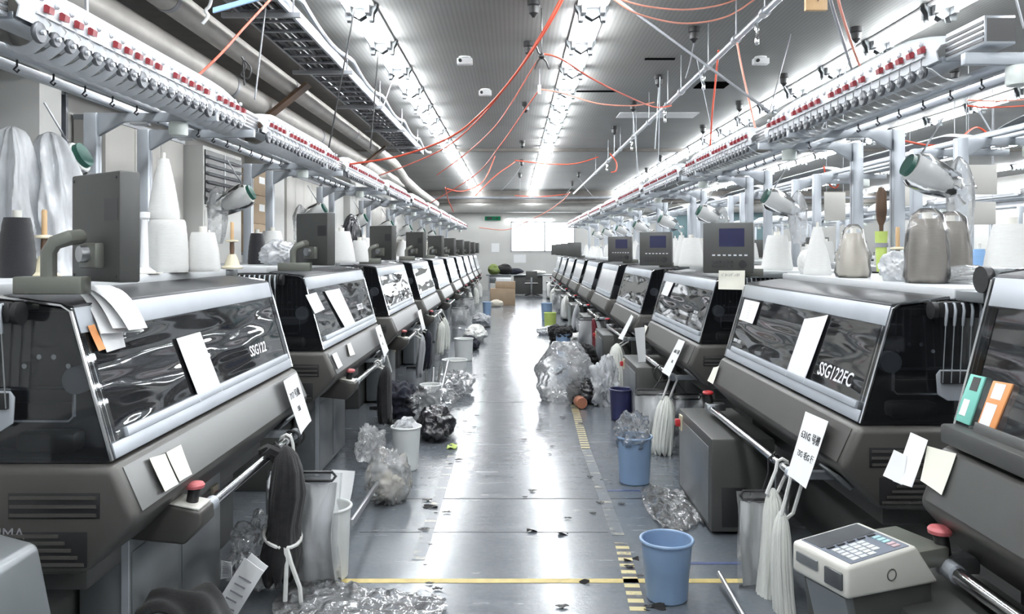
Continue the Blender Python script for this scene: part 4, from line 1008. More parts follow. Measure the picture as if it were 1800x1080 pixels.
# near right machine: notice, two card boxes, papers
o, q = quad_sheet(oncover(1, [(1757, 541), (1812, 549), (1789, 606), (1738, 595)], .004, 1.1), 'paper', 'notice_sheet', 'notice with orange heading on the dark-framed nearest right cover', 'notice')
for k in range(8): write(o, q, .52, .3 + .08 * k, .014, '- --- ------ -----' if k % 2 else '------- ---- --', 'ink')
tl, tr, br, bl, nn = q
quad_h = [tl, tr, tr.lerp(br, .16), tl.lerp(bl, .16)]
h = MB().hexa([o.matrix_world.inverted() @ (v + nn * .008) for v in quad_h], [o.matrix_world.inverted() @ (v + nn * .010) for v in quad_h]).build('heading_band', 'orange', o)
def slab(side, pts, th, mat, name, label, cat, zs=1.1, off=.006):
    c = oncover(side, pts, off, zs); p, n = cover_plane(side, zs); org = sum(c, Vector()) / 4
    o = MB().hexa([v - org for v in c], [v - org + n * th for v in c]).build(name, mat, bevel=.002); o.location = org; tag(o, label, cat); return o, c, n, org
def decal(o, c, n, org, th, u0, u1, v0, v1, mat, name):
    f = lambda u, v: c[0].lerp(c[1], u).lerp(c[3].lerp(c[2], u), v) - org + n * th
    q = [f(u0, v0), f(u1, v0), f(u1, v1), f(u0, v1)]
    MB().hexa(q, [v + n * .0008 for v in q]).build(name, mat, o)
o, c, n, org = slab(1, [(1720, 661), (1746, 667), (1717, 752), (1690, 741)], .02, 'green', 'needle_box', 'mint green needle box lying on the nearest right cover', 'box')
decal(o, c, n, org, .0202, .3, .8, .04, .32, 'dark', 'printed_label'); decal(o, c, n, org, .0202, .2, .6, .52, .86, 'paper', 'white_label')
o, c, n, org = slab(1, [(1760, 673), (1795, 679), (1760, 766), (1730, 754)], .02, 'orange', 'needle_box', 'orange needle box lying on the nearest right cover', 'box')
decal(o, c, n, org, .0202, .2, .75, .04, .36, 'paper', 'white_label'); decal(o, c, n, org, .0202, .1, .7, .46, .95, 'paper', 'white_label')
quad_sheet(onpanel(1, [(1644, 790), (1696, 804), (1672, 878), (1634, 852)], .02, 1.1), 'cpaper', 'memo_note', 'cream memo note beside the squared paper on the nearest right panel', 'note')
c = onpanel(1, [(1619, 768), (1650, 782), (1624, 866), (1590, 855)], .03, 1.1)
quad_sheet(c, 'lpaper', 'paper_sheet', 'squared paper folded over the edge of the nearest right panel', 'paper')
c = [at(1574, 792, 2.75), at(1597, 803, 2.7), at(1590, 855, 2.68), at(1556, 838, 2.75)]
quad_sheet(c, 'paper', 'paper_sheet', 'white paper flap bent beside the squared paper', 'paper')
c = [at(1263, 476, 5.42), at(1309, 476, 5.42), at(1308, 510, 5.40), at(1262, 509, 5.40)]
o, q = quad_sheet(c, 'cpaper', 'memo_note', 'pale yellow memo hanging under the largest control monitor', 'note')
write(o, q, .45, .25, .025, 'ﾊﾟﾀｰﾝﾃﾞｨｽｸ', 'greyink')
# paper stack drooping over the near end of the nearest left machine
def droop(px0, px1, py0, lab, dz, yaw):
    pa, pb = at(px0, py0, 2.72), at(px1, py0, 2.9)
    def fn(u, v):
        return pa.lerp(pb, u) + Vector((.01 + .13 * v + .02 * math.sin(3 * u + yaw) * v, -.01 * v + .02 * yaw * v, dz - .015 * v - .13 * v * v)) - pa
    o = MB().sheet(fn, 6, 8, .0015).build('paper_sheet', 'paper', ang=60); o.location = pa; return tag(o, lab, 'paper')
droop(128, 186, 508, 'white papers drooping over the top of the nearest left machine, uppermost', .012, 0)
droop(140, 196, 509, 'white papers drooping over the top of the nearest left machine, middle', .006, 1.2)
droop(122, 180, 510, 'white papers drooping over the top of the nearest left machine, lowest', .0, -1.1)
quad_sheet(oncover(0, [(148, 575), (160, 572), (178, 616), (166, 620)]), 'orange', 'leaflet', 'narrow leaflet with orange stripe on the nearest left cover', 'leaflet')
quad_sheet(oncover(0, [(165, 575), (205, 565), (213, 612), (180, 622)]), 'paper', 'paper_sheet', 'white paper lying on the nearest left cover under the drooping sheets', 'paper')
# ---------------------------------------------------------------- keypad consoles
def console(loc, rz, lab):
    e = empty('keypad_console', loc, rz, lab, 'control console')           # operator stands at -y; the right-hand end slopes down
    hs = MB().prism([(-.13, -.07), (.215, -.07), (.125, .05), (-.13, .022)], -.115, .115).build('housing', 'cream', e, bevel=.012, seg=3)
    a, d, n = Vector((-.13, 0, .022)), Vector((.255, 0, .028)), Vector((-.028, 0, .255)).normalized()
    def P(u, v, o): p = a + d * u + n * o; p.y = .115 - .23 * v; return p   # u to the right, v towards the operator
    def key(g, u0, u1, v0, v1, o0, o1): g.hexa([P(u0, v0, o0), P(u1, v0, o0), P(u1, v1, o0), P(u0, v1, o0)], [P(u0, v0, o1), P(u1, v0, o1), P(u1, v1, o1), P(u0, v1, o1)]); return g
    def pad(u0, u1, v0, v1, o0, o1, mat, nm): key(MB(), u0, u1, v0, v1, o0, o1).build(nm, mat, hs)
    pad(.09, .93, .07, .95, -.002, .002, 'keyg', 'keypad_film'); pad(.11, .91, .09, .42, .0021, .003, 'lcd', 'display')
    g = MB()
    for r in range(5):
        for c in range(4 if r < 4 else 3): key(g, .16 + c * .12, .255 + c * .12, .54 + r * .078, .60 + r * .078, .002, .005)
    g.build('keypad_key', 'keys', hs)
    g = MB()
    for c in range(5): key(g, .15 + c * .15, .25 + c * .15, .455, .49, .002, .005)
    g.build('function_key', 'keyd', hs)
    for r in range(5): pad(.76, .86, .53 + r * .078, .585 + r * .078, .002, .005, 'cyan' if r < 3 else 'yarnp', 'mode_key')
    MB().tube([(.03 + .016 * math.cos(k * PI / 8), -.1155, -.02 + .016 * math.sin(k * PI / 8)) for k in range(16)], .002, 5, True).build('round_plug', 'dark', hs)
    MB().box(-.138, -.129, -.1, -.03, -.05, .0).build('slot_cover', 'lcd', hs, bevel=.006)
    MB().box(-.136, -.129, .0, .09, -.03, .0).build('card_slot', 'greycab', hs, bevel=.003)
    MB().prism([(-.10, -.07), (.20, -.07), (.20, -.7), (-.02, -.7)], -.1, .1).build('pedestal', 'dark', e, bevel=.006)
    MB().hexa([(-.125, -.1, -.072), (-.095, -.1, -.072), (-.02, -.1, -.35), (-.05, -.1, -.35)], [(-.125, .06, -.072), (-.095, .06, -.072), (-.02, .06, -.35), (-.05, .06, -.35)]).build('support_strut', 'greycab', e, bevel=.003)
    MB().box(.10, .33, -.05, .16, -.06, .0).build('mounting_bracket', 'olive', e, bevel=.01)
    return e
W['cyan'] = M('pale_cyan_key', (.38, .58, .62), .5)
cc = at(1500, 955, 2.40)
console((cc.x, cc.y, cc.z - .036), .36, 'cream keypad console with grey display beside the nearest right machine')
e = empty('keypad_console', (-1.43, 2.02, .46), 0, 'grey-white rounded console corner beside the nearest left machine end', 'control console')
MB().prism([(-.3, 0), (.21, 0), (.19, .2), (.15, .40), (-.3, .52)], -.16, .16).build('housing', 'greycab', e, bevel=.02, seg=3)
MB().prism([(-.3, -.0), (.12, -.0), (.0, -.46), (-.3, -.46)], -.12, .12).build('pedestal', 'dark', e)

# ---------------------------------------------------------------- hanging things
HR = (LX + .12, RX - .12)                                   # x of the hand rails
HZ = (.65 * 1.03, .615)
def rx(px, side): return F * HR[side] / (px - VX)           # depth on the hand rail seen at px
def strap_pts(y, z, side, w_=.0, drop=.1, out=.032):
    x = HR[side]; return [(x - out, y - w_, z - drop), (x - out, y - w_ * .5, z - .02), (x - out * .7, y, z + .02), (x, y, z + .032), (x + out * .7, y, z + .02), (x + out, y + w_ * .5, z - .02), (x + out, y + w_, z - drop)]
def hank(side, px, length, r, mat, label, seed=0, drop=.12, cat='yarn hank', tail=.0, strap='whitecloth', dx=0., flat=.75, name='yarn_hank', waist=None, rs=.009):
    rip = 1. if cat == 'yarn hank' else .35
    y = rx(px, side); z = HZ[side]; x = HR[side]
    e = empty(name, (x, y, z), 0, label, cat)
    s = -1 if side else 1; ox = s * (.025 + .45 * r) + dx
    def fn(q, a):
        t = -q.z / length
        k = 1 + .06 * rip * math.sin(17 * a + 2 * t + seed) + .05 * rip * math.sin(29 * a + seed) + (.10 if rip == 1 else .3) * noise.noise(Vector((math.cos(a) * 1.6, math.sin(a) * 1.6, t * 2.2 + seed)))
        if waist: k *= 1 - .28 * math.exp(-((t - waist) / .07) ** 2)
        zz = q.z + (.03 * math.sin(11 * a + seed) + .02 * math.sin(23 * a)) * max(0, t - .7) * 2.5
        return Vector((q.x * k * flat + ox + .02 * math.sin(3 * t + seed), q.y * k, zz - drop))
    prof = [(r * .12, .02), (r * .35, 0), (r * .62, -.05 * length), (r * .85, -.16 * length), (r * .97, -.35 * length), (r * 1.02, -.6 * length), (r * 1.06, -.82 * length), (r * 1.0, -.96 * length), (r * .8, -length), (r * .2, -length * .97)]
    MB().lathe(prof, 72, fn=fn).build('yarn_bundle' if cat == 'yarn hank' else 'cloth', mat, e, ang=70)
    pts = [Vector(p) - Vector((x, y, z)) for p in strap_pts(y, z, side, .015, drop)]
    pts[0] += Vector((ox * .8, 0, 0)); pts[-1] += Vector((ox * .8, 0, 0))
    MB().tube([(ox, 0, -drop - .03)] + pts + [(ox, 0.005, -drop - .03)], [rs] * 9, 6).build('strap', strap, e)
    return e
# left side
def garment(side, px, length, w_, mat, label, seed, d=.05):
    y = rx(px, side); z = HZ[side]; x = HR[side]
    e = empty('hanging_garment', (x, y, z), 0, label, 'garment')
    s = -1 if side else 1
    def fn(u, v):                                           # over the rail, both sides down
        a = (v - .35) * length * 1.6
        yy = (u - .5) * w_ * (1 - .25 * math.exp(-(a / .09) ** 2)) * (1 + .12 * math.sin(5 * a + seed))
        fold = .012 * math.sin(u * 16 + seed + 4 * a) + .008 * math.sin(u * 31 + seed)
        if abs(a) < .05: X, Z = .034 * math.sin(a / .05 * PI / 2), .034 * math.cos(a / .05 * PI / 2)
        else: X, Z = math.copysign(.034 + .25 * (abs(a) - .05) * (d if a > 0 else .02), a), -(abs(a) - .05)
        return Vector((s * X + fold * (1 if abs(a) > .05 else .1), yy + .02 * math.sin(7 * a + seed), Z + .012 * math.sin(9 * u + seed) * (abs(a) > .3)))
    MB().sheet(fn, 26, 34, .014).build('cloth', mat, e, ang=80)
    return e
e = hank(0, 470, .60, .105, 'blackcloth', 'black knitted garment tied with white cord on the nearest left handrail', 1, -.03, 'garment', flat=.8, name='hanging_garment', waist=.62, strap='blackcloth', rs=.03)
MB().tube([(.072 + .085 * math.cos(a), .105 * math.sin(a), -.375 - .03 * math.cos(a + .6)) for a in [2 * PI * k / 16 for k in range(16)]], .009, 6, True).build('cord', 'whitecloth', e)
MB().tube([(.115, -.10, -.40), (.12, -.105, -.47), (.115, -.11, -.64)], .011, 6).build('cord', 'whitecloth', e)
MB().tube([(.12, -.10, -.40), (.14, -.10, -.47), (.18, -.10, -.58), (.19, -.10, -.70)], .011, 6).build('cord', 'whitecloth', e)
hank(0, 503, .14, .02, 'hank', 'short white wool tail under the black knitted garment', 9, .44)
def ring(side, px, lab, r=.045):
    y = rx(px, side); o = MB().tube([(r * math.cos(a), .008 * math.sin(a), r * math.sin(a)) for a in [k * PI / 10 for k in range(20)]], .006, 7, True).build('hanger_hook', 'black'); o.location = (HR[side], y, HZ[side] - r + .027); tag(o, lab, 'hook')
ring(0, 512, 'black plastic ring on the nearest left rail beyond the black garment'); ring(0, 520, 'second black plastic ring at the end of the nearest left rail')
ring(1, 1163, 'black plastic ring at the near end of the rail beyond the SSG122FC machine', .07)
# clear bags on black clip hangers
def bag(side, px, top, w_, h, label, label2=None, seed=0, mat='bag', fill=True, xo=.0, clip=True, yo=0.):
    y = rx(px, side) + yo; s = 1 if side == 0 else -1; x = HR[side] + s * xo     # xo: how far the hanger sits out into the aisle
    e = empty('clip_hanger_bag', (x, y, top), 0, label, 'plastic bag')
    def fn(u, v):
        return Vector(((u - .5) * w_ * (1 + .05 * math.sin(4 * v + seed)), -.05 * math.sin(PI * v) + .014 * math.sin(9 * u + 6 * v + seed) + .012 * noise.noise(Vector((u * 5, v * 5, seed))), -v * h + .015 * math.sin(6 * u + seed) * v))
    MB().sheet(fn, 20, 24, .045).build('clear_bag', mat, e, ang=80)
    if fill: MB().sheet(lambda u, v: Vector(((u - .5) * w_ * .84 + .01 * math.sin(5 * v + seed), -.03 * math.sin(PI * v) + .010 * math.sin(13 * u + 2 * v + seed) + .006 * math.sin(25 * u + seed * 2), -h * (.08 + .80 * v) + .012 * math.sin(4 * u + seed))), 22, 10, .006).build('folded_sheet', 'paper', e, ang=80)
    if clip:
        c = [(-w_ * .40, -.03, .008), (w_ * .40, -.03, .008), (w_ * .45, -.03, -.012), (w_ * .40, -.03, -.034), (-w_ * .40, -.03, -.034), (-w_ * .45, -.03, -.012)]
        MB().tube(c, .008, 6, True).build('hanger_clip', 'black', e)
        dz = HZ[side] - top
        MB().tube([(0, -.03, .008), (-s * xo * .5, -.01, dz * .6), (-s * xo - .032, .0, dz), (-s * xo, 0, dz + .036), (-s * xo + .032, 0, dz)], .005, 6).build('hanger_hook', 'black', e)
    return e
bag(0, 484, .56, .34, .60, 'clear bag with white contents on a black clip hanger, nearest left machine', seed=2, xo=.15, mat='wrap')
hank(0, 664, .46, .10, 'blackcloth', 'long black knitted garment with white strap on the second left rail', 3, .03, 'garment', flat=.6, name='hanging_garment')
hank(0, 676, .4, .02, 'hank', 'thin white tape hanging beside the second black garment', 5, .12)
hank(0, 741, .46, .10, 'navycloth', 'dark garment on the third left rail with white cord', 7, .05, 'garment', flat=.5, name='hanging_garment')
hank(0, 731, .46, .08, 'yarng', 'grey garment hanging beside the dark one on the third left rail', 8, .05, 'garment', flat=.5, name='hanging_garment')
hank(0, 767, .46, .085, 'hank', 'white wool hank on the fourth left rail, nearer one', 2)
hank(0, 775, .48, .085, 'hank', 'white wool hank on the fourth left rail, farther one', 6)
bag(0, 796, .56, .36, .42, 'clear bag on a clip hanger at the fifth left machine', seed=5, xo=.14)
bag(0, 813, .56, .36, .42, 'clear bag on a clip hanger at the sixth left machine', seed=6, xo=.1)
hank(0, 823, .45, .09, 'hank', 'white wool hank on the seventh left rail', 11)
hank(0, 832, .45, .1, 'hank', 'white wool hank on the eighth left rail', 12)
hank(0, 839, .45, .1, 'whitecloth', 'white cloth hanging on the ninth left rail', 13, .1, 'cloth', name='hanging_cloth')
# right side
hank(1, 1375, .66, .075, 'hank', 'long off-white wool hank nearest the camera on the SSG122FC rail', 1, .13)
hank(1, 1400, .62, .06, 'hank', 'second off-white wool hank close behind the keypad console', 4, .17)
bag(1, 1362, .46, .24, .62, 'clear bag of printed white sheets on a black clip hanger beside the wool hanks', seed=3, xo=.07, mat='wrap')
hank(1, 1183, .44, .105, 'hank', 'off-white wool hank with long white strap on the rail beyond the SSG122FC machine', 2, .17)
bag(1, 1172, .47, .34, .48, 'crinkled clear bag of white cloth on a clip hanger beside the strapped wool hank', seed=4, xo=.12, mat='wrap')
bag(1, 1178, .44, .26, .46, 'empty clear bag hanging behind the strapped wool hank', seed=7, fill=False, xo=-.15, mat='film', yo=.1)
hank(1, 1100, .56, .13, 'hank', 'off-white wool hank over the navy bin on the third right rail', 5, .06)
hank(1, 1050, .46, .06, 'redcloth', 'dark red knitted strip hanging before a clear bag on the right', 6, .03, 'cloth', name='hanging_cloth')
bag(1, 1044, .56, .5, .54, 'clear bag with folded white paper behind the dark red strip', seed=8, xo=.03, mat='wrap')
hank(1, 1019, .45, .1, 'yarng', 'grey cloth hanging past the clear bag on the right', 8, .05, 'cloth', name='hanging_cloth')
hank(1, 1000, .5, .12, 'whitecloth', 'white cloth hanging on the sixth right rail', 9, .05, 'cloth', name='hanging_cloth')
bag(1, 990, .55, .5, .5, 'clear bag on a clip hanger at the seventh right machine', seed=9, xo=.05)
hank(1, 979, .5, .13, 'hank', 'white wool hank on the seventh right rail', 10)
hank(1, 971, .5, .15, 'whitecloth', 'white cloth hanging on the eighth right rail', 12, .05, 'cloth', name='hanging_cloth')

# ---------------------------------------------------------------- bins and things on the floor
def bin_(x, y, r, h, mat, lab, taper=.80, lip=.008, cat='bucket', name='bucket'):
    e = empty(name, (x, y, 0), 0, lab, cat); rb = r * taper
    MB().lathe([(rb * .3, .012), (rb - .006, .012), (r - .006, h - .004), (r, h), (r, h - .006), (rb + (r - rb) * .55, h * .55), (rb + (r - rb) * .5, h * .54), (rb, .008), (rb - .008, 0), (rb * .3, 0.004)], 40).build('body', mat, e, ang=40)
    MB().tube([((r + .002) * math.cos(a), (r + .002) * math.sin(a), h - .004) for a in [2 * PI * k / 40 for k in range(40)]], lip, 8, True).build('rim', mat, e)
    return e
q = on_z(1172, 1052); bin_(q.x, q.y, .12, .283, 'bluebin', 'blue plastic bucket nearest the camera beside the hazard tape', .80)
q = on_z(1115, 848); bin_(q.x, q.y, .122, .33, 'bluebin', 'blue plastic bucket under the clear bag at the SSG122FC far end', .88)
q = on_z(1092, 738); bin_(q.x, q.y, .11, .30, 'navybin', 'navy plastic bin beneath the wool hank', .9, name='bin', cat='bin')
q = on_z(990, 628); bin_(q.x, q.y, .115, .36, 'bluebin', 'blue plastic bucket with dark cloth on top, far down the right side', .88)
q = on_z(961, 563); bin_(q.x, q.y, .13, .4, 'bluebin', 'blue plastic bucket behind the green bin far down the aisle', .88)
q = on_z(966, 575); bin_(q.x, q.y - .3, .13, .33, 'lime', 'lime green bin far down the right side of the aisle', .9, name='bin', cat='bin')
q = on_z(586, 1026); q.x -= .05; bin_(q.x, q.y + .08, .118, .36, 'whitebin', 'tall white bin nearest the camera under the clear hanging bag', .88, name='bin', cat='bin')
q = on_z(714, 825); bin_(q.x, q.y, .108, .325, 'whitebin', 'white bin on the floor beside the second left machine', .82, name='bin', cat='bin')
q = on_z(757, 735); bin_(q.x, q.y, .105, .33, 'whitebin', 'white bin holding dark tubes beside the third left machine', .85, name='bin', cat='bin')
q = on_z(815, 634); bin_(q.x, q.y, .14, .33, 'whitebin', 'white bin beside the fifth left machine', .92, name='bin', cat='bin')
q = on_z(799, 662); bin_(q.x, q.y, .16, .22, 'whitebin', 'low white bin in front of the taller one at the fifth left machine', .92, name='bin', cat='bin')
q = on_z(856, 554); bin_(q.x, q.y, .11, .33, 'bluebin', 'blue plastic bucket far down the left side of the aisle', .86)
# what stands in or on them
q = on_z(757, 735)
for i in range(4):
    o = MB().cyl((0, 0, .02), (.05 * (i - 1), .28 + .05 * i, .42 + .03 * i), .014, n=8).build('tube_offcut', 'steel' if i % 2 else 'dark'); o.location = (q.x - .02 + .02 * i, q.y - .03, .0); tag(o, 'slim tube standing slanted in the white bin, %s of four' % ORD[i], 'tube', 'tubes in the white bin')
q = on_z(714, 825); crumple((q.x, q.y, .27), (.085, .085, .07), 'milky', 'crumpled white plastic in the white bin by the second left machine', 21)
q = on_z(1115, 848); crumple((q.x - .01, q.y, .25), (.115, .115, .14), 'film', 'crinkled clear plastic rising out of the second blue bucket', 22, amp=.5, fr=4)
q = on_z(990, 628); crumple((q.x, q.y, .3), (.13, .12, .09), 'blackcloth', 'dark cloth heaped on the far blue bucket', 23, 'cloth', 'cloth_bundle')
q = on_z(586, 1026); q.x -= .05; q.y += .08
o = MB().sheet(lambda u, v: Vector(((u - .5) * .12 * (1 - .75 * v ** 2), .02 * math.sin(PI * u), .52 - .34 * v)), 8, 10, .004).build('dustpan_blade', 'white'); o.location = (q.x + .02, q.y + .0, .0); o.rotation_euler = (-.25, .12, .2); tag(o, 'white plastic scoop standing in the nearest white bin', 'scoop')
a, b = at(614, 914, q.y + .02), at(668, 836, 5.35)
o = MB().hexa([a + Vector((0, 0, .0)), a + Vector((.02, 0, 0)), a + Vector((.02, 0, -.035)), a + Vector((0, 0, -.035))], [b, b + Vector((.02, 0, 0)), b + Vector((.02, 0, -.035)), b + Vector((0, 0, -.035))]).build('metal_bar', 'steel', bevel=.003); tag(o, 'long silver metal bar resting on the rim of the nearest white bin', 'bar')
a, b = on_z(1264, 1008, .07), on_z(1306, 1082, .03)
o = MB().cyl(a, b + (b - a) * .6, .012, n=10).build('metal_rod', 'steel'); tag(o, 'slim silver rod lying low beside the printed sheets and blue bucket', 'rod')
# bags on the floor
q = on_z(688, 880); crumple((q.x - .02, q.y, .0), (.14, .17, .2), 'bag', 'clear bag with brownish waste on the floor beside the second left machine', 31, amp=.3)
crumple((q.x - .02, q.y, .01), (.09, .11, .09), 'yarnc', 'brownish yarn waste inside the clear floor bag', 32, 'waste', 'yarn_waste', .5, 5)
crumple((q.x - .16, q.y + .1, .24), (.09, .09, .13), 'bag', 'small clear knotted bag of white scraps above the floor bag', 33, amp=.45, fr=4)
q = on_z(766, 770); crumple((q.x, q.y, 0), (.16, .22, .15), 'blackbag', 'black bin bag on the floor by the white bin', 34, amp=.3)
q = on_z(722, 745); crumple((q.x - .1, q.y + .1, .05), (.17, .22, .19), 'navycloth', 'navy knitted cloth heap behind the white bin', 35, 'cloth', 'cloth_bundle')
q = on_z(760, 752); crumple((q.x - .02, q.y + .2, .1), (.2, .28, .14), 'film', 'clear plastic film heaped over the black bin bag', 36, amp=.5, fr=3)
q = on_z(800, 690); crumple((q.x, q.y, 0), (.2, .5, .12), 'film', 'crinkled clear plastic film on the floor by the tubes bin', 37, amp=.5, fr=4)
q = on_z(1000, 706); crumple((q.x - .03, q.y + .1, 0), (.33, .36, .36), 'bag', 'large clear bag of waste bulging on the floor past the hazard tape', 38, amp=.25)
crumple((q.x + .16, q.y - .1, 0), (.18, .15, .15), 'blackbag', 'black plastic inside the large clear bag', 39)
o = MB().lathe([(.01, 0), (.055, 0), (.06, .01), (.06, .13), (.055, .14), (.02, .14)], 20).build('spool', 'copper'); o.location = (q.x + .08, q.y - .3, .062); o.rotation_euler = (PI / 2, 0, .2); tag(o, 'copper-brown spool at the front of the large clear bag', 'spool')
q = on_z(1063, 712); crumple((q.x, q.y, 0), (.14, .16, .26), 'milky', 'crumpled silvery bag standing between the clear bag and navy bin', 40, amp=.5, fr=4)
q = on_z(1010, 655); crumple((q.x + .1, q.y, .1), (.2, .2, .16), 'blackcloth', 'dark cloth heap behind the large clear bag', 41, 'cloth', 'cloth_bundle')
q = on_z(1000, 625)
for i, (x, y, r, mt, lab) in enumerate(((1002, 610, .2, 'whitecloth', 'white cloth heap on the floor far down the right side'), (985, 600, .22, 'blackcloth', 'black cloth heap on the floor far down the right side'), (967, 588, .25, 'milky', 'flat white plastic on the floor far down the right side'), (835, 600, .2, 'whitecloth', 'white cloth heap on the floor far down the left side'), (847, 575, .2, 'yarng', 'grey cloth heap on the floor far down the left side'), (825, 615, .16, 'navycloth', 'dark cloth heap behind the far white bin'))):
    q = on_z(x, y); crumple((q.x, q.y, 0), (r, r * 1.2, r * (.35 if 'flat' in lab else .8)), mt, lab, 50 + i, 'cloth', 'cloth_bundle')
# black sheet and papers under the nearest left machine
def lump(u, v):
    return Vector((-.17 + .36 * u, -.26 + .34 * v + .05 * math.sin(5 * u), .20 * math.sin(PI * min(1, .35 + .62 * u)) * (.5 + .5 * math.sin(PI * min(1, .2 + .75 * v))) + .022 * math.sin(9 * u + 4 * v) + .012 * math.sin(15 * v + 3 * u)))
o = MB().sheet(lump, 18, 18, .012).build('rubber_sheet', 'blackcloth', ang=80); o.location = (-1.19, 3.12, .16); tag(o, 'black folded sheet slumped under the nearest left handrail', 'sheet')
def tilt_sheet(px, py, Z, w_, h, rot, lab, mat='paper'):
    c = at(px, py, Z); R = Matrix.Translation(c) @ Matrix.Rotation(rot[2], 4, 'Z') @ Matrix.Rotation(rot[0], 4, 'X') @ Matrix.Rotation(rot[1], 4, 'Y')
    o = MB().sheet(lambda u, v: Vector(((u - .5) * w_, .012 * math.sin(3 * u + 2 * v), (v - .5) * h)), 6, 6, .003).build('paper_card', mat, ang=60); o.matrix_world = R; tag(o, lab, 'paper')
    g = MB()
    for k in range(5): g.box(-w_ * .3, w_ * (.3 - .1 * (k % 2)), -.009, -.006, -h * .3 + k * h * .13, -h * .3 + k * h * .13 + .006)
    g.build('lettering', 'greyink', o); return o
tilt_sheet(418, 1040, 3.4, .1, .26, (0, .55, .1), 'printed grey card tilted under the nearest left rail')
tilt_sheet(436, 1012, 3.45, .09, .16, (0, .65, .2), 'second printed card behind the tilted grey one')
tilt_sheet(398, 1003, 3.6, .05, .08, (0, .0, .1), 'small white tag behind the tilted cards')
q = on_z(455, 1035); crumple((q.x, q.y, .05), (.13, .16, .16), 'film', 'clear plastic heap with dark scraps below the black garment', 43, amp=.5, fr=4)
# clear film lying flat
def film(px, py, rx_, ry_, lab, seed, z0=.012):
    q = on_z(px, py)
    o = MB().sheet(lambda u, v: Vector(((u - .5) * 2 * rx_ * (1 - .25 * (v - .5) ** 2 * 4), (v - .5) * 2 * ry_ * (1 + .15 * math.sin(5 * u)), z0 + .035 * abs(noise.noise(Vector((u * 5, v * 5, seed)))) + .02 * abs(noise.noise(Vector((u * 13, v * 13, seed)))))), 44, 44, .0012).build('plastic_film', 'film', ang=80)
    o.location = (q.x, q.y, 0); tag(o, lab, 'plastic film')
film(660, 1075, .33, .17, 'crinkled clear plastic film on the floor at the bottom edge', 1)
film(560, 1060, .2, .2, 'crinkled clear plastic film beside the foot of the white bin', 2)
film(1180, 895, .17, .4, 'crinkled clear plastic film on the floor between the blue buckets', 3)
film(740, 700, .2, .5, 'clear plastic film on the floor near the tubes bin', 4)
# floor joints, tapes and litter
def joint(name, x0, x1, y, w_, mat='inner'): return struct(MB().box(x0, x1, y - w_ / 2, y + w_ / 2, 0, .0012).build(name, mat))
joint('trim_20', -1.1, 1.3, F * H / (877 - VY), .012); joint('trim_21', -1.2, 1.3, F * H / (707 - VY), .014); joint('trim_22', -.9, .55, F * H / (936 - VY), .006)
joint('trim_23', -1.1, 1.2, F * H / (588 - VY), .03)
def strip_tape(x0, y0, x1, y1, w_, mat, lab, name='floor_tape'):
    a, b = Vector((x0, y0, 0)), Vector((x1, y1, 0)); d = (b - a); L = d.length
    o = MB().box(-w_ / 2, w_ / 2, 0, L, .0005, .002).build(name, mat); o.location = a; o.rotation_euler = (0, 0, -math.atan2(d.x, d.y)); tag(o, lab, 'tape'); return o
W['hazard'] = M_stripe('yellow_black_hazard_tape', (.60, .52, .27), (.035, .035, .045), 1, .085, .5, .4, .40, (.128, .143, .16))
W['hazard2'] = M_stripe('worn_hazard_tape', (.40, .38, .33), (.06, .06, .065), 1, .085, .5, .3, .56, (.128, .143, .16))
W['ytape'] = M('yellow_floor_line', (.55, .44, .17), .5, 0, .15, 20); W['btape'] = M('blue_floor_line', (.05, .07, .17), .5, 0, .2, 20)
q1, q2, q3 = on_z(1122, 1075), on_z(1092, 955), on_z(1009, 712)
strip_tape(q1.x, q1.y, q2.x, q2.y, .075, 'hazard', 'yellow and black hazard tape beside the nearest blue bucket')
q = on_z(1030, 790); strip_tape(q2.x - .002, q2.y + .12, q.x, q.y, .075, 'hazard2', 'worn hazard tape running on past the nearest blue bucket')
strip_tape(q.x, q.y + .03, q3.x, q3.y, .075, 'hazard', 'hazard tape stretch ending at the large clear bag')
q1, q2 = on_z(735, 985), on_z(795, 800); strip_tape(q1.x, q1.y, q2.x, q2.y, .07, 'hazard2', 'worn dark hazard tape along the left of the aisle')
y = F * H / (1022 - VY); strip_tape(-.95, y, 1.25, y, .05, 'ytape', 'thin yellow floor line crossing the aisle at the nearest bucket')
y = F * H / (991 - VY); strip_tape(.86, y, 1.35, y, .03, 'btape', 'dark blue floor line behind the nearest blue bucket')
y = F * H / (863 - VY); strip_tape(.64, y, 1.0, y, .03, 'btape', 'dark blue floor line below the second blue bucket')
lit = MB()
for k in range(46):
    yy = 3.7 + 7 * rnd.random() ** 1.6; xx = rnd.choice((-.5, .6, -.45, .2)) + rnd.uniform(-.14, .14); r = rnd.uniform(.006, .026)
    lit.sheet(lambda u, v, xx=xx, yy=yy, r=r, k=k: Vector((xx + (u - .5) * 2 * r * (1 + .5 * math.sin(5 * v + k)), yy + (v - .5) * r * (1.2 + .4 * math.cos(4 * u + k)), .004 + .008 * abs(math.sin(3 * u + 4 * v + k)) * (r / .02))), 4, 3, .002)
o = lit.build('lint_litter', 'cable'); o['kind'] = 'stuff'; tag(o, 'small dark lint scraps strewn over the aisle floor', 'litter')
for i, (px, py, s) in enumerate(((935, 935, .03), (990, 940, .03), (1110, 985, .04), (1150, 1070, .05), (1027, 1026, .025), (757, 893, .045))):
    q = on_z(px, py); o = MB().sheet(lambda u, v: Vector(((u - .5) * 2 * s, (v - .5) * s, .006 + .01 * math.sin(PI * u + 2 * v + i))), 6, 4, .003).build('fabric_scrap', 'blackcloth'); o.location = (q.x, q.y, 0); tag(o, 'dark fabric scrap on the aisle floor, %s from the camera' % ORD[[3, 2, 1 + 0, 0, 4, 5][i] if True else i], 'scrap', 'dark scraps on the aisle floor')
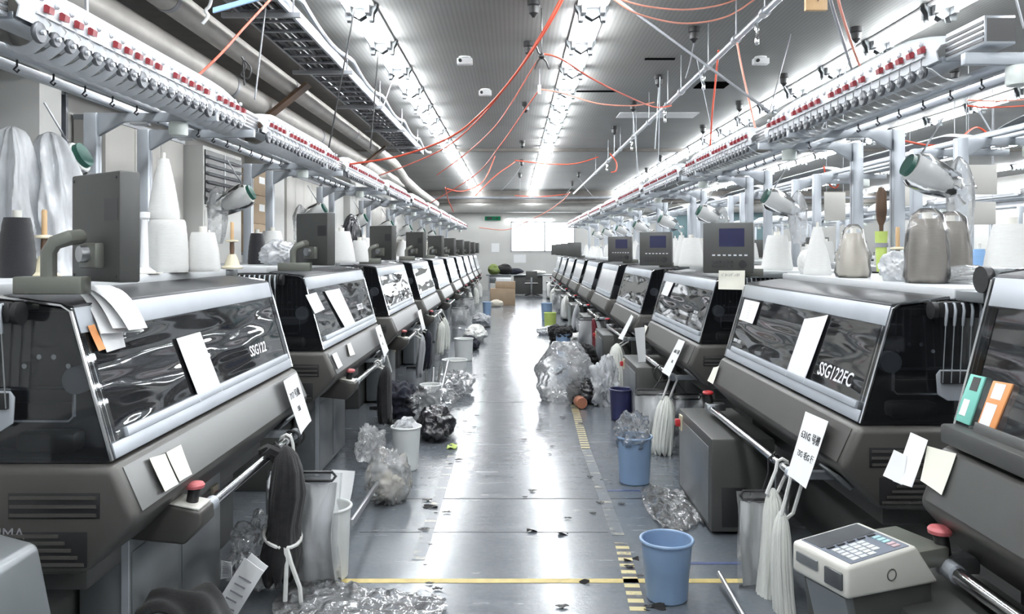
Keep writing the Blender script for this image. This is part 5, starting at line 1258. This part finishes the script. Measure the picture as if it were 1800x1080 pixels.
q = on_z(795, 787); o = MB().sheet(lambda u, v: Vector(((u - .5) * .08, (v - .5) * .14, .006 + .012 * math.sin(4 * u + 3 * v) ** 2)), 8, 6, .003).build('fabric_scrap', 'lime'); o.location = (q.x, q.y, 0); tag(o, 'small yellow-green scrap on the floor by the black bin bag', 'scrap')

# ---------------------------------------------------------------- red air hoses and cables overhead
def curve(pts, n=10):
    P = [Vector(p) for p in pts]; out = []
    for i in range(len(P) - 1):
        p0, p1, p2, p3 = P[max(i - 1, 0)], P[i], P[i + 1], P[min(i + 2, len(P) - 1)]
        for k in range(n):
            t = k / n; out.append(.5 * ((2 * p1) + (p2 - p0) * t + (2 * p0 - 5 * p1 + 4 * p2 - p3) * t * t + (3 * p1 - p0 - 3 * p2 + p3) * t ** 3))
    out.append(P[-1]); return out
def hose(pix, r, mat, lab, name='hanging_air_hose', cat='hose'):
    P = []
    for x, y, z in pix:
        p = at(x, y, z); p.z = min(p.z, ZC - .03); P.append(p)
    o = MB().tube(curve(P), r, 7).build(name, mat, ang=80); return tag(o, lab, cat)
hose([(482, -8, 5.6), (430, 48, 5.3), (385, 98, 5.0), (326, 153, 4.7)], .0085, 'hose', 'straight orange-red hose from the tray down to the nearest left rail')
hose([(993, -8, 6.8), (958, 55, 7.0), (905, 132, 7.4), (850, 195, 7.9), (790, 242, 8.3), (700, 275, 8.7), (606, 290, 8.9)], .011, 'hose', 'thick orange-red hose sweeping from the ceiling to the second left stand')
hose([(986, -8, 7.1), (950, 62, 7.3), (900, 138, 7.8), (846, 205, 8.5), (790, 255, 9.4), (730, 285, 10.), (660, 311, 11.5)], .008, 'hose', 'thinner orange-red hose running alongside the thick sweeping one')
hose([(952, 98, 7.4), (935, 122, 7.8), (900, 180, 8.8), (868, 225, 10.), (822, 268, 11.4), (768, 308, 12.6)], .008, 'hose', 'dark red hose from the black hook to the third left stand')
hose([(948, 158, 10.), (925, 190, 10.5), (880, 255, 12.), (835, 308, 13.4), (755, 358, 15)], .009, 'hose', 'red hose from the white clip to the fourth left stand')
hose([(1078, -6, 6.7), (1130, 10, 6.8), (1200, 17, 6.9), (1260, 10, 7.0), (1302, -4, 7.0)], .008, 'hosew', 'upper pale red hose loop at the top above the aisle')
hose([(1075, -4, 6.7), (1120, 24, 6.8), (1200, 41, 7.0), (1275, 30, 7.1), (1330, -6, 7.1)], .008, 'hosew', 'lower pale red hose loop at the top above the aisle')
hose([(956, 95, 7.5), (985, 103, 7.6), (1040, 138, 8.2), (1100, 168, 9.), (1150, 188, 9.8), (1180, 186, 10)], .0095, 'hose', 'dark red hose crossing the aisle from the black hook to the air pipe')
hose([(950, 157, 10.), (990, 164, 10.), (1050, 182, 10.), (1110, 186, 10.1), (1150, 180, 10.2)], .009, 'hosew', 'pale red hose crossing the aisle from the white clip to the air pipe')
hose([(1263, 88, 7.6), (1257, 150, 7.8), (1252, 200, 8.), (1248, 262, 8.3)], .009, 'hose', 'red hose dropping from the air pipe to the second right rail')
hose([(1294, 64, 7.0), (1302, 110, 6.9), (1315, 170, 6.8), (1330, 236, 6.6)], .009, 'hosew', 'pale red hose dropping from the air pipe to the nearer right rail')
hose([(1452, -110, 4.9), (1472, -8, 5.0), (1485, 40, 5.1), (1505, 100, 5.3), (1522, 140, 5.4)], .009, 'hosew', 'pale red hose dropping from above to the wheeled right rail end')
hose([(1440, -100, 4.9), (1458, -8, 5.0), (1478, 60, 5.2), (1502, 138, 5.4)], .010, 'greycable', 'grey pipe dropping from above beside the pale red hose', 'conduit', 'pipe')
hose([(905, 282, 17), (960, 288, 17), (1010, 288, 17), (1052, 276, 17)], .012, 'hose', 'red hose hanging flat across the far aisle')
hose([(1002, 338, 21), (990, 352, 21.5), (962, 372, 22.), (930, 388, 22.5), (890, 404, 23.), (842, 400, 23.)], .014, 'hosew', 'pale red hose sagging across the far end of the aisle')
hose([(905, 344, 26), (950, 346, 26), (1000, 341, 26)], .014, 'hose', 'thin red hose crossing high at the far end of the aisle')
hose([(835, 345, 17), (870, 310, 17.5), (905, 285, 18)], .012, 'hose', 'red hose rising from the fifth left stand')
hose([(785, 332, 14), (815, 336, 14.5), (850, 318, 15), (870, 275, 15.5)], .011, 'hose', 'red hose looping above the fourth left stand')
hose([(783, 330, 14.), (788, 352, 14.4), (797, 372, 14.8)], .01, 'hose', 'short red hose hanging above the far left stands')
hose([(1072, 270, 13), (1083, 285, 13), (1083, 300, 13), (1074, 303, 13)], .011, 'hose', 'small red hose loop under the far air pipe coupling')
hose([(1590, 248, 7.), (1640, 256, 7.2), (1680, 248, 7.6), (1715, 224, 8.), (1740, 238, 8.)], .010, 'hose', 'orange hose rising and falling behind the near right stand')
hose([(1700, 186, 8.5), (1740, 189, 8.5), (1805, 186, 8.6)], .009, 'hose', 'thin red hose stretched behind the right guide bars')
hose([(1700, 176, 8.5), (1750, 178, 8.5), (1805, 175, 8.6)], .009, 'hosew', 'pale red hose stretched above the thin red one behind the guide bars')
hose([(1448, 292, 10), (1455, 320, 10), (1470, 330, 10), (1480, 305, 10)], .010, 'hose', 'red hose loop among the far right stands')
# black hook and cord sprays
e = empty('hose_hook', at(952, 96, 7.4), 0, 'black spider-like hook gathering hoses above the aisle', 'hook')
e.location.z = 3.43
MB().cyl((0, 0, 0), (0, 0, .44), .006, n=6).build('hanger_rod', 'black', e); MB().blob((0, 0, 0), (.03, .03, .03), .1, 2, 1, None, 2).build('knot', 'black', e)
for dx, dz in ((-.05, .09), (.07, -.12), (-.06, -.12)): MB().tube([(0, 0, 0), (dx * .6, 0, dz * .4), (dx, 0, dz)], .009, 6).build('claw', 'black', e)
e = empty('hose_clip', at(948, 158, 10.), 0, 'white hose clip hanging above the aisle beyond the black hook', 'hook')
MB().cyl((0, 0, -.05), (0, 0, .06), .02, n=8).build('clip_body', 'white', e); MB().cyl((0, 0, .06), (0, 0, ZC - e.location.z), .006, n=6).build('hanger_rod', 'greycable', e)
def cord(a, b, r, mat, lab, name='hanging_wire', cat='wire'):
    pa, pb = at(*a), at(*b); pa.z = min(pa.z, ZC); o = MB().cyl(pa, pb, r, n=6).build(name, mat); return tag(o, lab, cat)
cord((625, 5, 7.2), (578, 260, 7.4), .007, 'cable', 'dark cord from the first left light to the second left stand')
cord((666, 80, 8.9), (651, 262, 9.0), .008, 'cable', 'dark cord from the second left light down to the tray')
cord((697, 118, 10.), (672, 192, 9.6), .006, 'aluw', 'pale cord slanting from the third left light to the tray')
cord((474, -50, 6.4), (448, 175, 6.3), .007, 'greycable', 'grey cord hanging past the cable tray to the pipes')
cord((147, -150, 4.4), (154, 70, 4.4), .012, 'greycable', 'grey rod hanging by the end of the branch pipe')
cord((1390, 60, 8.), (1352, 200, 7.4), .006, 'greycable', 'thin grey cord beside the yarn rail and third light row')
cord((1752, -130, 5.), (1800, 50, 5.), .008, 'greycable', 'thin grey rod near the top right above the guide bars')
cord((1715, 185, 9), (1760, 262, 9), .010, 'aluw', 'pale slanted rod behind the near right stand')
cord((1160, 135, 9.5), (1157, 300, 10.), .005, 'aluw', 'thin pale cord hanging straight down past the air pipe')
cord((1118, 190, 13.), (1119, 318, 13.5), .006, 'greycable', 'thin grey cord hanging down to the far right rail')
cord((1225, 105, 8.), (1252, 235, 8.2), .004, 'aluw', 'thin pale cord slanting from the air pipe to the rail')
# plastic wire bundle by the upper pipe, white twist
e = hose([(425, 100, 6.2), (432, 118, 6.2), (424, 132, 6.2), (436, 138, 6.2), (441, 120, 6.2), (428, 108, 6.2), (430, 150, 6.2)], .007, 'cable', 'loop of black wire hanging from the upper silver pipe', 'hanging_wire_loop', 'wire')
e = hose([(378, -130, 5.6), (372, -5, 5.6), (362, 18, 5.6), (366, 28, 5.6), (356, 42, 5.6)], .012, 'white', 'white twisted strip hanging below the ceiling between pipes and tray', 'hanging_twisted_strip', 'strip')
# blue tape bit on the nearer pipe

for i, (x0, y0, x1, y1, Z) in enumerate(((1697, 290, 1752, 342, 9.), (1693, 355, 1750, 395, 10.5), (1576, 325, 1602, 362, 13.), (1449, 338, 1486, 388, 12.))):
    a, b = at(x0, y0, Z), at(x1, y1, Z)
    e = empty('hanging_board', ((a.x + b.x) / 2, Z, b.z), 0, 'pale blank board hanging between the far right yarn stands, %s from the camera' % ORD[[0, 1, 3, 2][i]], 'board')
    w_ = (b.x - a.x) / 2; h_ = a.z - b.z
    MB().box(-w_, w_, -.01, .01, 0, h_).build('board_surface', 'wallb', e, bevel=.004)
    for s in (-1, 1): MB().cyl((s * w_ * .8, 0, h_), (s * w_ * .8, 0, ZC - b.z), .004, n=6).build('hanger_wire', 'greycable', e)

a, b = at(374, 22, 5.0), at(472, -6, 5.3)
o = MB().hexa([a, a + Vector((0, 0, .03)), a + Vector((0, .02, .03)), a + Vector((0, .02, 0))], [b, b + Vector((0, 0, .03)), b + Vector((0, .02, .03)), b + Vector((0, .02, 0))]).build('blue_strap', 'yarnb'); tag(o, 'pale blue strap stretched between the two silver pipes near the top', 'strap')
